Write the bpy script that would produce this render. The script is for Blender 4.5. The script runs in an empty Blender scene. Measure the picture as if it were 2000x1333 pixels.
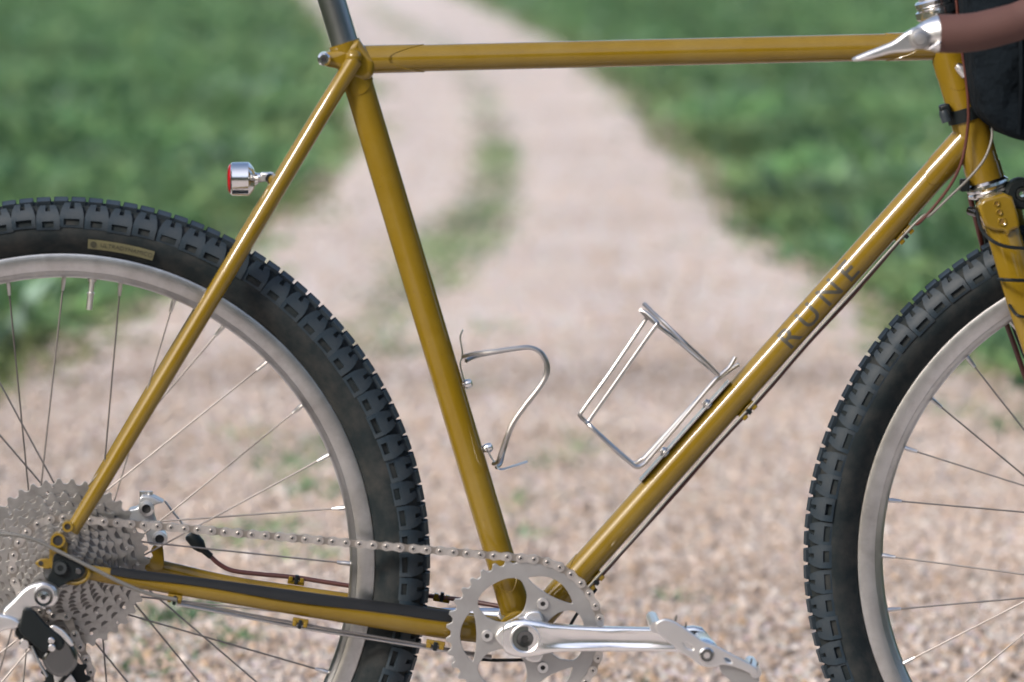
import bpy, bmesh, math, random
import numpy as np
from mathutils import Vector, Matrix

R = math.radians
random.seed(7)
rng = np.random.default_rng(7)
scene = bpy.context.scene
col = scene.collection

# ------------------------------------------------------------------ camera
F = 11330.0                      # focal length in pixels of the 2000 px wide photograph
YAW, PITCH, DIST = R(1.5), R(4.62), 5.5
AXLE = Vector((0, 0, 0.347))     # rear axle
cam_d = Vector((math.sin(YAW) * math.cos(PITCH), math.cos(YAW) * math.cos(PITCH), -math.sin(PITCH)))
cam_r = Vector((math.cos(YAW), -math.sin(YAW), 0))
cam_u = cam_r.cross(cam_d)

def ray(px, py):
    return cam_d + cam_r * ((px - 1000) / F) - cam_u * ((py - 666.5) / F)

CAM = AXLE - ray(125, 1099) * DIST
cd = bpy.data.cameras.new('camera')
cam = bpy.data.objects.new('camera', cd)
col.objects.link(cam)
cam.matrix_world = Matrix((
    (cam_r.x, cam_u.x, -cam_d.x, CAM.x), (cam_r.y, cam_u.y, -cam_d.y, CAM.y),
    (cam_r.z, cam_u.z, -cam_d.z, CAM.z), (0, 0, 0, 1)))
cd.sensor_width = 36
cd.lens = F / 2000 * 36
cd.clip_start = 0.1
cd.clip_end = 3000
cd.dof.use_dof = True
cd.dof.focus_distance = 5.72
cd.dof.aperture_fstop = cd.lens / 32.0
cd.dof.aperture_blades = 0
scene.camera = cam

# ------------------------------------------------------------------ light
SUN_EL, SUN_AZ = 37, 221          # degrees; azimuth measured from +X towards +Y
world = bpy.data.worlds.new('World')
scene.world = world
world.use_nodes = True
wn = world.node_tree.nodes
wl = world.node_tree.links
sky = wn.new('ShaderNodeTexSky')
sky.sky_type = 'NISHITA'
sky.sun_disc = False
sky.sun_elevation = R(SUN_EL)
sky.sun_rotation = R(90 - SUN_AZ)
sky.air_density = 1.0
sky.dust_density = 3.4
sky.ozone_density = 1.0
wl.new(sky.outputs[0], wn['Background'].inputs[0])
wn['Background'].inputs[1].default_value = 0.15
sd = bpy.data.lights.new('sun', 'SUN')
sun = bpy.data.objects.new('sun', sd)
col.objects.link(sun)
sd.energy = 1.5
sd.angle = R(10)
sd.color = (1.0, 0.96, 0.91)
sdir = Vector((math.cos(R(SUN_EL)) * math.cos(R(SUN_AZ)), math.cos(R(SUN_EL)) * math.sin(R(SUN_AZ)), math.sin(R(SUN_EL))))
sun.rotation_euler = sdir.to_track_quat('Z', 'Y').to_euler()

vs = scene.view_settings
vs.view_transform = 'Standard'
vs.look = 'None'
vs.gamma = 1.0
vs.use_curve_mapping = False
vs.exposure = 0.82
scene.cycles.use_denoising = True
scene.cycles.max_bounces = 8

# ------------------------------------------------------------------ helpers
def P(px, py, Y=0.0):
    """photo position -> point of the vertical plane y = Y"""
    r = ray(px, py)
    t = (Y - CAM.y) / r.y
    return CAM + r * t

def G(px, py, z=0.0):
    """photo position -> point of the ground"""
    r = ray(px, py)
    t = (z - CAM.z) / r.z
    return CAM + r * t

def link(o, parent=None):
    col.objects.link(o)
    if parent is not None:
        o.parent = parent
    return o

def empty(name, parent=None, loc=(0, 0, 0)):
    o = bpy.data.objects.new(name, None)
    o.empty_display_size = 0.05
    o.location = loc
    return link(o, parent)

def finish(me, smooth=True, angle=35):
    if smooth:
        me.shade_smooth()
        me.set_sharp_from_angle(angle=R(angle))
    return me

class MB:
    def __init__(self):
        self.v, self.f = [], []

    def add(self, vs_, fs_):
        b = len(self.v)
        self.v += [tuple(p) for p in vs_]
        self.f += [tuple(i + b for i in f) for f in fs_]

    def tube(self, pts, r, n=14, cap=True, flat=1.0, closed=False):
        """sweep; r scalar or list; flat scales the radius along the sideways (Y) axis"""
        pts = [Vector(p) for p in pts]
        m = len(pts)
        rs = r if isinstance(r, (list, tuple)) else [r] * m
        tang = []
        for i in range(m):
            a = pts[(i - 1) % m] if (closed or i > 0) else pts[i]
            b = pts[(i + 1) % m] if (closed or i < m - 1) else pts[i]
            tang.append((b - a).normalized())
        side = Vector((0, 1, 0))
        if abs(tang[0].dot(side)) > 0.9:
            side = Vector((0, 0, 1))
        ring, vs_ = [], []
        s = side
        for i in range(m):
            t = tang[i]
            s = (s - t * s.dot(t)).normalized()
            nrm = t.cross(s)
            for k in range(n):
                a = 2 * math.pi * k / n
                vs_.append(pts[i] + s * (math.cos(a) * rs[i] * flat) + nrm * (math.sin(a) * rs[i]))
        fs_ = []
        for i in range(m if closed else m - 1):
            j = (i + 1) % m
            for k in range(n):
                k2 = (k + 1) % n
                fs_.append((i * n + k, i * n + k2, j * n + k2, j * n + k))
        if cap and not closed:
            fs_.append(tuple(range(n))[::-1])
            fs_.append(tuple((m - 1) * n + k for k in range(n)))
        self.add(vs_, fs_)
        return self

    def lathe(self, prof, n=48, c=(0, 0, 0), axis='Y', closed=True, a0=0, a1=2 * math.pi):
        """prof: list of (radius, along axis)"""
        m = len(prof)
        vs_, fs_ = [], []
        for k in range(n):
            a = a0 + (a1 - a0) * k / n
            for r_, h in prof:
                if axis == 'Y':
                    vs_.append((c[0] + r_ * math.cos(a), c[1] + h, c[2] + r_ * math.sin(a)))
                elif axis == 'X':
                    vs_.append((c[0] + h, c[1] + r_ * math.cos(a), c[2] + r_ * math.sin(a)))
                else:
                    vs_.append((c[0] + r_ * math.cos(a), c[1] + r_ * math.sin(a), c[2] + h))
        for k in range(n):
            k2 = (k + 1) % n
            for i in range(m if closed else m - 1):
                j = (i + 1) % m
                fs_.append((k * m + i, k * m + j, k2 * m + j, k2 * m + i))
        self.add(vs_, fs_)
        return self

    def box(self, c, sx, sy, sz, M=None):
        c = Vector(c)
        vs_ = []
        for dx in (-.5, .5):
            for dy in (-.5, .5):
                for dz in (-.5, .5):
                    d = Vector((dx * sx, dy * sy, dz * sz))
                    if M is not None:
                        d = M @ d
                    vs_.append(c + d)
        self.add(vs_, [(0, 1, 3, 2), (4, 6, 7, 5), (0, 4, 5, 1), (2, 3, 7, 6), (0, 2, 6, 4), (1, 5, 7, 3)])
        return self

    def mesh(self, name, mat, smooth=True, angle=35):
        me = bpy.data.meshes.new(name)
        me.from_pydata(self.v, [], self.f)
        bm = bmesh.new()
        bm.from_mesh(me)
        bmesh.ops.remove_doubles(bm, verts=bm.verts, dist=1e-7)
        bmesh.ops.recalc_face_normals(bm, faces=bm.faces)
        bm.to_mesh(me)
        bm.free()
        if mat:
            me.materials.append(mat)
        return finish(me, smooth, angle)

    def build(self, name, mat, parent=None, smooth=True, angle=35, bevel=0):
        o = bpy.data.objects.new(name, self.mesh(name, mat, smooth, angle))
        if bevel:
            b = o.modifiers.new('bevel', 'BEVEL')
            b.width = bevel
            b.segments = 2
            b.limit_method = 'ANGLE'
        return link(o, parent)

def catmull(pts, sub=8):
    pts = [Vector(p) for p in pts]
    q = [pts[0] * 2 - pts[1]] + pts + [pts[-1] * 2 - pts[-2]]
    out = []
    for i in range(1, len(q) - 2):
        a, b, c, d = q[i - 1:i + 3]
        for k in range(sub):
            t = k / sub
            out.append(0.5 * ((2 * b) + (c - a) * t + (2 * a - 5 * b + 4 * c - d) * t * t + (3 * b - a - 3 * c + d) * t ** 3))
    out.append(pts[-1])
    return out

def rod(name, pts, r, mat, parent, sub=8, n=10, flat=1.0):
    return MB().tube(catmull(pts, sub) if sub > 1 else pts, r, n, flat=flat).build(name, mat, parent)

def curve_mesh(loops, depth, bevel):
    cu = bpy.data.curves.new('tmp', 'CURVE')
    cu.dimensions = '2D'
    cu.fill_mode = 'BOTH'
    for lp in loops:
        s = cu.splines.new('POLY')
        s.points.add(len(lp) - 1)
        for p, (x, z) in zip(s.points, lp):
            p.co = (x, z, 0, 1)
        s.use_cyclic_u = True
    cu.extrude = max(depth / 2 - bevel, 1e-5)
    cu.bevel_depth = bevel
    cu.bevel_resolution = 1 if bevel < .0015 else 4
    cu.offset = -bevel
    o = bpy.data.objects.new('tmp', cu)
    col.objects.link(o)
    dg = bpy.context.evaluated_depsgraph_get()
    me = bpy.data.meshes.new_from_object(o.evaluated_get(dg))
    bpy.data.objects.remove(o)
    bpy.data.curves.remove(cu)
    return me

def plate(name, loops, y0, y1, mat, parent, bevel=0.0006, center=(0, 0)):
    """flat plate lying in the XZ plane between y0 and y1 with holes"""
    me = curve_mesh(loops, abs(y1 - y0), bevel)
    ym = (y0 + y1) / 2
    for v in me.vertices:
        x, y, z = v.co
        v.co = (x, ym - z, y)
    me.name = name
    me.materials.clear()
    me.materials.append(mat)
    finish(me, True, 40 if bevel < .0015 else 70)
    return link(bpy.data.objects.new(name, me), parent)

def circ(cx, cz, r, n=24, a0=0.0):
    return [(cx + r * math.cos(a0 + 2 * math.pi * k / n), cz + r * math.sin(a0 + 2 * math.pi * k / n)) for k in range(n)]

def poly(pxs, Y, round_=True):
    q = [P(x, y, Y) for x, y in pxs]
    pts = [(p.x, p.z) for p in q]
    return chaikin(pts) if round_ else pts

def chaikin(pts, it=2):
    for _ in range(it):
        out = []
        for i in range(len(pts)):
            a, b = pts[i], pts[(i + 1) % len(pts)]
            out.append((a[0] * .8 + b[0] * .2, a[1] * .8 + b[1] * .2))
            out.append((a[0] * .2 + b[0] * .8, a[1] * .2 + b[1] * .8))
        pts = out
    return pts

def disc_y(c, r, y0, y1, n=28, ch=0.0006):
    """capped cylinder along Y, chamfered"""
    mb = MB()
    mb.lathe([(1e-6, y0), (r - ch, y0), (r, y0 + ch), (r, y1 - ch), (r - ch, y1), (1e-6, y1)], n, (c[0], 0, c[1]), closed=False)
    return mb

# ------------------------------------------------------------------ materials
def material(name):
    m = bpy.data.materials.new(name)
    m.use_nodes = True
    return m, m.node_tree.nodes, m.node_tree.links, m.node_tree.nodes['Principled BSDF']

def mat(name, color, rough=0.5, metal=0.0, coat=0.0, var=0.12, scale=60.0, bump=0.0, bscale=300.0, dust=None, dust_amt=0.0, rvar=0.15, coat_rough=0.06, spec=.5, chips=None, bdist=.001):
    m, n, l, b = material(name)
    tc = n.new('ShaderNodeTexCoord')
    no = n.new('ShaderNodeTexNoise')
    no.inputs['Scale'].default_value = scale
    no.inputs['Detail'].default_value = 6
    l.new(tc.outputs['Object'], no.inputs['Vector'])
    mx = n.new('ShaderNodeMix')
    mx.data_type = 'RGBA'
    c = Vector(color)
    mx.inputs[6].default_value = (*(c * (1 - var)), 1)
    mx.inputs[7].default_value = (*(c * (1 + var)), 1)
    l.new(no.outputs['Fac'], mx.inputs[0])
    last = mx.outputs[2]
    if dust is not None:
        n2 = n.new('ShaderNodeTexNoise')
        n2.inputs['Scale'].default_value = scale * .35
        n2.inputs['Detail'].default_value = 8
        n2.inputs['Roughness'].default_value = .65
        l.new(tc.outputs['Object'], n2.inputs['Vector'])
        rp = n.new('ShaderNodeMapRange')
        rp.inputs[1].default_value = .42
        rp.inputs[2].default_value = .72
        rp.inputs[4].default_value = dust_amt
        l.new(n2.outputs['Fac'], rp.inputs[0])
        m2 = n.new('ShaderNodeMix')
        m2.data_type = 'RGBA'
        m2.inputs[7].default_value = (*dust, 1)
        l.new(rp.outputs[0], m2.inputs[0])
        l.new(last, m2.inputs[6])
        last = m2.outputs[2]
    if chips is not None:
        vo = n.new('ShaderNodeTexNoise')
        vo.inputs['Scale'].default_value = 420
        vo.inputs['Detail'].default_value = 2
        l.new(tc.outputs['Object'], vo.inputs['Vector'])
        cp = n.new('ShaderNodeMapRange')
        cp.inputs[1].default_value = .70
        cp.inputs[2].default_value = .76
        cp.inputs[4].default_value = .7
        l.new(vo.outputs['Fac'], cp.inputs[0])
        m3 = n.new('ShaderNodeMix')
        m3.data_type = 'RGBA'
        m3.inputs[7].default_value = (*chips, 1)
        l.new(cp.outputs[0], m3.inputs[0])
        l.new(last, m3.inputs[6])
        last = m3.outputs[2]
    l.new(last, b.inputs['Base Color'])
    rr = n.new('ShaderNodeMapRange')
    rr.inputs[3].default_value = max(rough - rvar * rough, 0.02)
    rr.inputs[4].default_value = min(rough + rvar * rough, 1)
    l.new(no.outputs['Fac'], rr.inputs[0])
    l.new(rr.outputs[0], b.inputs['Roughness'])
    b.inputs['Metallic'].default_value = metal
    b.inputs['Coat Weight'].default_value = coat
    b.inputs['Coat Roughness'].default_value = coat_rough
    b.inputs['Coat IOR'].default_value = 1.5
    b.inputs['Specular IOR Level'].default_value = spec
    if bump:
        nb = n.new('ShaderNodeTexNoise')
        nb.inputs['Scale'].default_value = bscale
        nb.inputs['Detail'].default_value = 4
        l.new(tc.outputs['Object'], nb.inputs['Vector'])
        bp = n.new('ShaderNodeBump')
        bp.inputs['Strength'].default_value = bump
        bp.inputs['Distance'].default_value = bdist
        l.new(nb.outputs['Fac'], bp.inputs['Height'])
        l.new(bp.outputs[0], b.inputs['Normal'])
    return m

PAINT = mat('mustard_paint', (.170, .105, .003), rough=.85, metal=0, coat=.9, var=.12, scale=40, dust=(.22, .155, .035), dust_amt=.45, coat_rough=.085, spec=.1, chips=(.10, .05, .02))
CHROME = mat('polished_steel', (.72, .71, .70), rough=.2, metal=1, var=.05, scale=50)
POST = mat('seat_post_steel', (.30, .32, .33), rough=.3, metal=1, var=.06, scale=30)
ALLOY = mat('silver_alloy', (.72, .71, .70), rough=.34, metal=1, var=.05, scale=80)
RIMM = mat('rim_alloy', (.50, .50, .495), rough=.33, metal=1, var=.14, scale=70, dust=(.22, .20, .185), dust_amt=.55)
COGM = mat('cassette_steel', (.44, .43, .415), rough=.32, metal=.95, var=.2, scale=160, dust=(.20, .185, .17), dust_amt=.55)
GAP_SHADE = mat('cog_gap_shade', (.13, .12, .112), rough=.5, var=.3)  # dark tone paints the shade between the cogs
RINGM = mat('chainring_alloy', (.40, .395, .39), rough=.42, metal=.85, var=.08, scale=60, dust=(.26, .24, .22), dust_amt=.4)
CHAINM = mat('chain_steel', (.66, .63, .60), rough=.33, metal=.9, var=.15, scale=150, dust=(.22, .18, .15), dust_amt=.5)
CHAINDARK = mat('chain_inner_steel', (.34, .31, .28), rough=.4, metal=.85, var=.2, scale=150, dust=(.12, .10, .08), dust_amt=.6)
PINM = mat('chain_pin', (.62, .60, .58), rough=.25, metal=1, var=.05)
SPOKEM = mat('spoke_steel', (.19, .175, .165), rough=.5, metal=.9, var=.1)
WIRE = mat('stainless_wire', (.46, .45, .44), rough=.3, metal=1, var=.06)
DARKSTEEL = mat('dark_chrome', (.16, .165, .165), rough=.22, metal=1, var=.1)
RUBBER = mat('tyre_rubber', (.009, .014, .016), rough=.8, var=.25, scale=110, dust=(.060, .056, .050), dust_amt=.5, bump=.15, bscale=500, spec=.2)
KNOB = mat('tread_rubber', (.010, .021, .031), rough=.58, var=.25, scale=90, dust=(.060, .064, .065), dust_amt=.4, bump=.2, bscale=400, spec=.32)
BLACK = mat('black_plastic', (.006, .009, .010), rough=.45, spec=.25, var=.2, scale=60)
GUARD = mat('black_vinyl', (.009, .010, .011), rough=.6, spec=.25, var=.2, scale=80, bump=.2, bscale=900)
FABRIC = mat('black_canvas', (.006, .009, .012), rough=.95, var=.35, scale=25, bump=1, bscale=16, bdist=.03, spec=.06)
TAPE = mat('brown_bar_tape', (.088, .043, .036), rough=.7, var=.12, scale=50, bump=.25, bscale=700, spec=.3)
CABLE = mat('brown_cable_housing', (.075, .022, .016), rough=.35, var=.1)
GREYCABLE = mat('grey_cable_housing', (.17, .165, .15), rough=.5, metal=.4, var=.1)
HOLE = mat('dark_socket', (.01, .01, .01), rough=.6)
RED = mat('red_lens', (.30, .004, .008), rough=.2, coat=.6, spec=.3, var=.05)
LETTER = mat('lettering_ink', (.040, .037, .024), rough=.6, coat=.3, var=.15, scale=120)
LABELM = mat('tyre_label', (.12, .115, .055), rough=.6, var=.15, scale=120, dust=(.06, .06, .05), dust_amt=.4)
LABELINK = mat('tyre_label_ink', (.035, .036, .02), rough=.6)

# ------------------------------------------------------------------ ground, path, gravel, grass
EDGE_L = [(-2600, 1900), (-1500, 1500), (-800, 1200), (-300, 930), (0, 752), (110, 685), (225, 622), (312, 582), (430, 525), (535, 450), (600, 380), (660, 328), (692, 285), (700, 220), (680, 140), (640, 60), (592, 0), (520, -70), (440, -130), (400, -170)]
EDGE_R = [(4600, 1900), (3300, 1500), (2750, 1200), (2250, 960), (1990, 800), (1890, 715), (1765, 640), (1690, 590), (1600, 540), (1480, 470), (1415, 400), (1370, 325), (1285, 240), (1190, 150), (1100, 92), (1010, 42), (918, 0), (760, -70), (600, -130), (500, -170)]
MEDIAN = [(640, 760, 60, .15), (700, 680, 60, .2), (770, 610, 50, .3), (830, 545, 50, .6), (870, 495, 60, 1.0), (920, 445, 60, 1.0), (960, 390, 40, .45), (972, 335, 30, .5), (975, 290, 28, .9), (960, 240, 28, 1.0), (945, 190, 30, .6), (900, 120, 26, .5), (850, 85, 30, .8), (810, 62, 24, .8), (770, 40, 20, .4), (690, -20, 15, .5), (600, -90, 10, .5), (480, -150, 6, .5)]

def edge_fn(e):
    w = [G(x, y) for x, y in e]
    ys = np.array([p.y for p in w])
    xs = np.array([p.x for p in w])
    return ys, xs
eL, eR = edge_fn(EDGE_L), edge_fn(EDGE_R)
def xl(y): return np.interp(y, *eL)
def xr(y): return np.interp(y, *eR)
mw = [G(x, y) for x, y, w, d in MEDIAN]
m_y = np.array([p.y for p in mw]); m_x = np.array([p.x for p in mw])
m_w = np.array([w / F * (p - CAM).dot(cam_d) for p, (x, y, w, d) in zip(mw, MEDIAN)])
m_d = np.array([d for x, y, w, d in MEDIAN])

def wob(x, y, s, seed):
    """cheap smooth noise, about -1..1"""
    r_ = np.random.default_rng(seed)
    out = np.zeros_like(x)
    for i in range(6):
        a = r_.uniform(0, 2 * math.pi)
        k = s * (1.0 + 0.55 * i)
        out += np.sin((x * math.cos(a) + y * math.sin(a)) * k + r_.uniform(0, 6.28)) / (1 + .35 * i)
    return out / 2.4

def ground_material(name, cols, scale, bump, bscale):
    m, n, l, b = material(name)
    tc = n.new('ShaderNodeTexCoord')
    no = n.new('ShaderNodeTexNoise'); no.inputs['Scale'].default_value = scale; no.inputs['Detail'].default_value = 10
    no.inputs['Roughness'].default_value = .7
    l.new(tc.outputs['Object'], no.inputs['Vector'])
    vo = n.new('ShaderNodeTexVoronoi'); vo.inputs['Scale'].default_value = bscale
    l.new(tc.outputs['Object'], vo.inputs['Vector'])
    cr = n.new('ShaderNodeValToRGB')
    cr.color_ramp.elements[0].position = .3; cr.color_ramp.elements[0].color = (*cols[0], 1)
    cr.color_ramp.elements[1].position = .72; cr.color_ramp.elements[1].color = (*cols[2], 1)
    e = cr.color_ramp.elements.new(.5); e.color = (*cols[1], 1)
    l.new(no.outputs['Fac'], cr.inputs[0])
    hs = n.new('ShaderNodeMix'); hs.data_type = 'RGBA'; hs.blend_type = 'MULTIPLY'; hs.inputs[0].default_value = .22
    l.new(cr.outputs[0], hs.inputs[6]); l.new(vo.outputs['Color'], hs.inputs[7])
    l.new(hs.outputs[2], b.inputs['Base Color'])
    b.inputs['Roughness'].default_value = .95
    b.inputs['Specular IOR Level'].default_value = .2
    bp = n.new('ShaderNodeBump'); bp.inputs['Strength'].default_value = bump; bp.inputs['Distance'].default_value = .006
    l.new(vo.outputs['Distance'], bp.inputs['Height']); l.new(bp.outputs[0], b.inputs['Normal'])
    return m

SOIL = ground_material('meadow_soil', [(.05, .062, .03), (.075, .085, .042), (.11, .10, .06)], 6, .5, 60)
PATHM = ground_material('gravel_path', [(.46, .39, .345), (.58, .51, .465), (.68, .615, .575)], 1.1, .8, 85)

def structure(o):
    o['kind'] = 'structure'
    return o

gm = MB()
gm.add([(-900, -900, -.012), (900, -900, -.012), (900, 1500, -.012), (-900, 1500, -.012)], [(0, 1, 2, 3)])
structure(gm.build('ground', SOIL, None, smooth=False))

pm = MB()
ysamp = np.concatenate([np.linspace(-4.5, 12, 70), np.linspace(12.4, eL[0].max() - .1, 90)])
NX = 28
pv, pf = [], []
for i, y in enumerate(ysamp):
    a, b = float(xl(y)), float(xr(y))
    a += .04 * math.sin(y * 5.1) + .03 * math.sin(y * 11.7 + 1)
    b += .04 * math.sin(y * 4.3 + 2) + .03 * math.sin(y * 9.7)
    for k in range(NX + 1):
        t = k / NX
        x = a + (b - a) * t
        z = 0.0 if 0 < k < NX else -.014
        z -= .006 * math.exp(-((t - .27) / .1) ** 2) + .006 * math.exp(-((t - .73) / .1) ** 2) if y > 6 else 0
        pv.append((x, y, z))
for i in range(len(ysamp) - 1):
    for k in range(NX):
        q = i * (NX + 1) + k
        pf.append((q, q + 1, q + NX + 2, q + NX + 1))
pm.add(pv, pf)
structure(pm.build('path', PATHM, None))

def raw_mesh(name, verts, tris, material_, colors=None, smooth=False):
    """numpy arrays -> one mesh; colors per vertex in the attribute col"""
    me = bpy.data.meshes.new(name)
    nv, nt = len(verts), len(tris)
    me.vertices.add(nv)
    me.vertices.foreach_set('co', verts.astype(np.float32).ravel())
    me.loops.add(nt * 3)
    me.loops.foreach_set('vertex_index', tris.astype(np.int32).ravel())
    me.polygons.add(nt)
    me.polygons.foreach_set('loop_start', np.arange(0, nt * 3, 3, dtype=np.int32))
    me.polygons.foreach_set('loop_total', np.full(nt, 3, dtype=np.int32))
    if smooth:
        me.polygons.foreach_set('use_smooth', np.ones(nt, dtype=bool))
    me.update(calc_edges=True)
    if colors is not None:
        at = me.color_attributes.new('col', 'FLOAT_COLOR', 'POINT')
        c4 = np.ones((nv, 4), dtype=np.float32)
        c4[:, :3] = colors
        at.data.foreach_set('color', c4.ravel())
    me.materials.append(material_)
    return me

def col_material(name, rough, noise, trans=0.0):
    m, n, l, b = material(name)
    at = n.new('ShaderNodeVertexColor'); at.layer_name = 'col'
    tc = n.new('ShaderNodeTexCoord')
    no = n.new('ShaderNodeTexNoise'); no.inputs['Scale'].default_value = 160; no.inputs['Detail'].default_value = 3
    l.new(tc.outputs['Object'], no.inputs['Vector'])
    mr = n.new('ShaderNodeMapRange'); mr.inputs[3].default_value = 1 - noise; mr.inputs[4].default_value = 1 + noise
    l.new(no.outputs['Fac'], mr.inputs[0])
    mx = n.new('ShaderNodeMix'); mx.data_type = 'RGBA'; mx.blend_type = 'MULTIPLY'; mx.inputs[0].default_value = 1
    l.new(at.outputs[0], mx.inputs[6]); l.new(mr.outputs[0], mx.inputs[7])
    l.new(mx.outputs[2], b.inputs['Base Color'])
    b.inputs['Roughness'].default_value = rough
    b.inputs['Specular IOR Level'].default_value = .15
    if trans:
        tr = n.new('ShaderNodeBsdfTranslucent')
        l.new(mx.outputs[2], tr.inputs[0])
        ms = n.new('ShaderNodeMixShader'); ms.inputs[0].default_value = trans
        l.new(b.outputs[0], ms.inputs[1]); l.new(tr.outputs[0], ms.inputs[2])
        l.new(ms.outputs[0], n['Material Output'].inputs[0])
    return m

STONE = col_material('stone', .85, .25)
BLADE = col_material('grass_blade', .55, .2, .3)

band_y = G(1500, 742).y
# gravel: loose stones on the path, dense near the bicycle, thinning out where the material takes over
bm = bmesh.new()
bmesh.ops.create_icosphere(bm, subdivisions=1, radius=1)
ico_v = np.array([v.co[:] for v in bm.verts])
ico_f = np.array([[v.index for v in f.verts] for f in bm.faces])
bm.free()

def scatter_stones(n, y0, y1, smin, smax, half, pw=1.15):
    y = y0 + (y1 - y0) * (rng.random(n) ** pw if pw > 0 else 1 - np.sqrt(1 - rng.random(n)))
    cx = CAM.x + (y - CAM.y) * math.tan(YAW)
    hw = half * (y - CAM.y) * 1000 / F
    x = cx + hw * (rng.random(n) * 2 - 1)
    ok = (x > xl(y) - .05) & (x < xr(y) + .05)
    x, y = x[ok], y[ok]
    n = len(x)
    s = (smin + (smax - smin) * rng.random(n) ** 3.0) * np.interp(y, [2, 9], [1, 1.25])
    sc3 = s[:, None] * rng.uniform(.6, 1.25, (n, 3))
    sc3[:, 2] *= .7
    a = rng.uniform(0, 6.283, n)
    jit = rng.uniform(.72, 1.25, (n, 12, 1))
    v = ico_v[None] * jit * sc3[:, None, :]
    tl = rng.normal(0, .35, (n, 2))
    vz = v[:, :, 2] + v[:, :, 0] * tl[:, :1] + v[:, :, 1] * tl[:, 1:]
    c, sn = np.cos(a)[:, None], np.sin(a)[:, None]
    vx = v[:, :, 0] * c - v[:, :, 1] * sn + x[:, None]
    vy = v[:, :, 0] * sn + v[:, :, 1] * c + y[:, None]
    vz = vz + (sc3[:, 2] * rng.uniform(-.1, .75, n))[:, None]
    V = np.stack([vx, vy, vz], 2).reshape(-1, 3)
    T = (ico_f[None] + (np.arange(n) * 12)[:, None, None]).reshape(-1, 3)
    pal = np.array([[.50, .41, .35], [.55, .47, .415], [.60, .54, .50], [.46, .36, .29], [.38, .31, .265], [.46, .42, .395], [.68, .65, .62], [.22, .18, .15], [.52, .38, .26]])
    pr = np.array([.19, .15, .11, .16, .13, .10, .05, .07, .04])
    C = pal[rng.choice(len(pal), n, p=pr / pr.sum())] * rng.uniform(.82, 1.15, (n, 1))
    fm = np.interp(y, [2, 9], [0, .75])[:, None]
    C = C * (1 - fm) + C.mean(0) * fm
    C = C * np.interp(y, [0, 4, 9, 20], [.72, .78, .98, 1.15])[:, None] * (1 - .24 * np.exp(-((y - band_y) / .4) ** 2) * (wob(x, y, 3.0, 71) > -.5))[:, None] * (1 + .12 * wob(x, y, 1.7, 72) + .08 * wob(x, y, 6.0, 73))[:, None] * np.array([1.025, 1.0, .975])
    C = np.repeat(C, 12, axis=0)
    return V, T, C

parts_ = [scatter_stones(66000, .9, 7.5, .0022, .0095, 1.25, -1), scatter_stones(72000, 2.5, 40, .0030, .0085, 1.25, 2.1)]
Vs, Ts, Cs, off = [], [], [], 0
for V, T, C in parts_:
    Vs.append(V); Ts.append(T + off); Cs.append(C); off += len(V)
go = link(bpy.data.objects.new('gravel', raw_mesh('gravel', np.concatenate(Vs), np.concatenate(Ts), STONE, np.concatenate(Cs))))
go['kind'] = 'stuff'
go['label'] = 'loose pinkish beige gravel stones covering the path behind the bicycle'
go['category'] = 'gravel'

# grass and weeds
def blades(x, y, h, w, lean, colors, fold=.0):
    n = len(x)
    a = rng.uniform(0, 6.283, n)
    la = rng.uniform(0, 6.283, n)
    lx, ly = np.cos(la) * lean * h, np.sin(la) * lean * h
    wx, wy = np.cos(a) * w, np.sin(a) * w
    z0 = np.full(n, -.02)
    def row(t, ww, lt):
        return [np.stack([x + lx * lt - wx * ww, y + ly * lt - wy * ww, z0 + h * t], 1),
                np.stack([x + lx * lt + wx * ww, y + ly * lt + wy * ww, z0 + h * t], 1)]
    p = row(0, .55, 0) + row(.5, 1.0, .3) + [np.stack([x + lx, y + ly, z0 + h * (1 - .25 * lean)], 1)]
    V = np.stack(p, 1).reshape(-1, 3)
    t = np.array([[0, 1, 3], [0, 3, 2], [2, 3, 4]])
    T = (t[None] + (np.arange(n) * 5)[:, None, None]).reshape(-1, 3)
    return V, T, np.repeat(colors, 5, axis=0)

def grass_points(n, y0, y1, half, margin):
    y = y0 + (y1 - y0) * rng.random(n) ** 1.25
    cx = CAM.x + (y - CAM.y) * math.tan(YAW)
    hw = half * (y - CAM.y) * 1000 / F + .3
    x = cx + hw * (rng.random(n) * 2 - 1)
    d = np.maximum(xl(y) - x, x - xr(y)) + .10 * wob(x, y, 4.0, 3) + .05 * wob(x, y, 13.0, 4)
    keep = d > margin + .62 * rng.random(n) ** 2.0 - .14
    return x[keep], y[keep], d[keep]

GREEN = np.array([[.110, .218, .078], [.132, .232, .102], [.096, .202, .100], [.160, .245, .108], [.098, .174, .088]])
PALE = np.array([[.22, .33, .22], [.26, .37, .29], [.19, .31, .16]])
def tint(x, y, base):
    k = wob(x, y, 1.6, 11)[:, None]
    k2 = wob(x, y, 4.5, 12)[:, None]
    return np.clip(base * (1 + .42 * k + .34 * k2) * np.array([1 + .0, 1, 1]) + np.array([.012, .0, -.004]) * k2, .012, .6)

Vs, Ts, Cs, off = [], [], [], 0
def put(V, T, C):
    global off
    Vs.append(V); Ts.append(T + off); Cs.append(C); off += len(V)

# short grass
x, y, d = grass_points(170000, 1.5, 46, 1.35, .0)
n = len(x)
hh = (.035 + .06 * np.clip(d * 1.3, 0, 1)) * rng.uniform(.5, 1.5, n) * (1 + .5 * wob(x, y, 1.3, 21))
put(*blades(x, y, np.clip(hh, .02, .3), rng.uniform(.004, .010, n) * (1 + y / 18), rng.uniform(.5, 1.8, n), tint(x, y, GREEN[rng.integers(0, 5, n)]) + np.exp(-np.clip(d, 0, 3) / .22)[:, None] * np.array([.085, .050, .015])))
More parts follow.
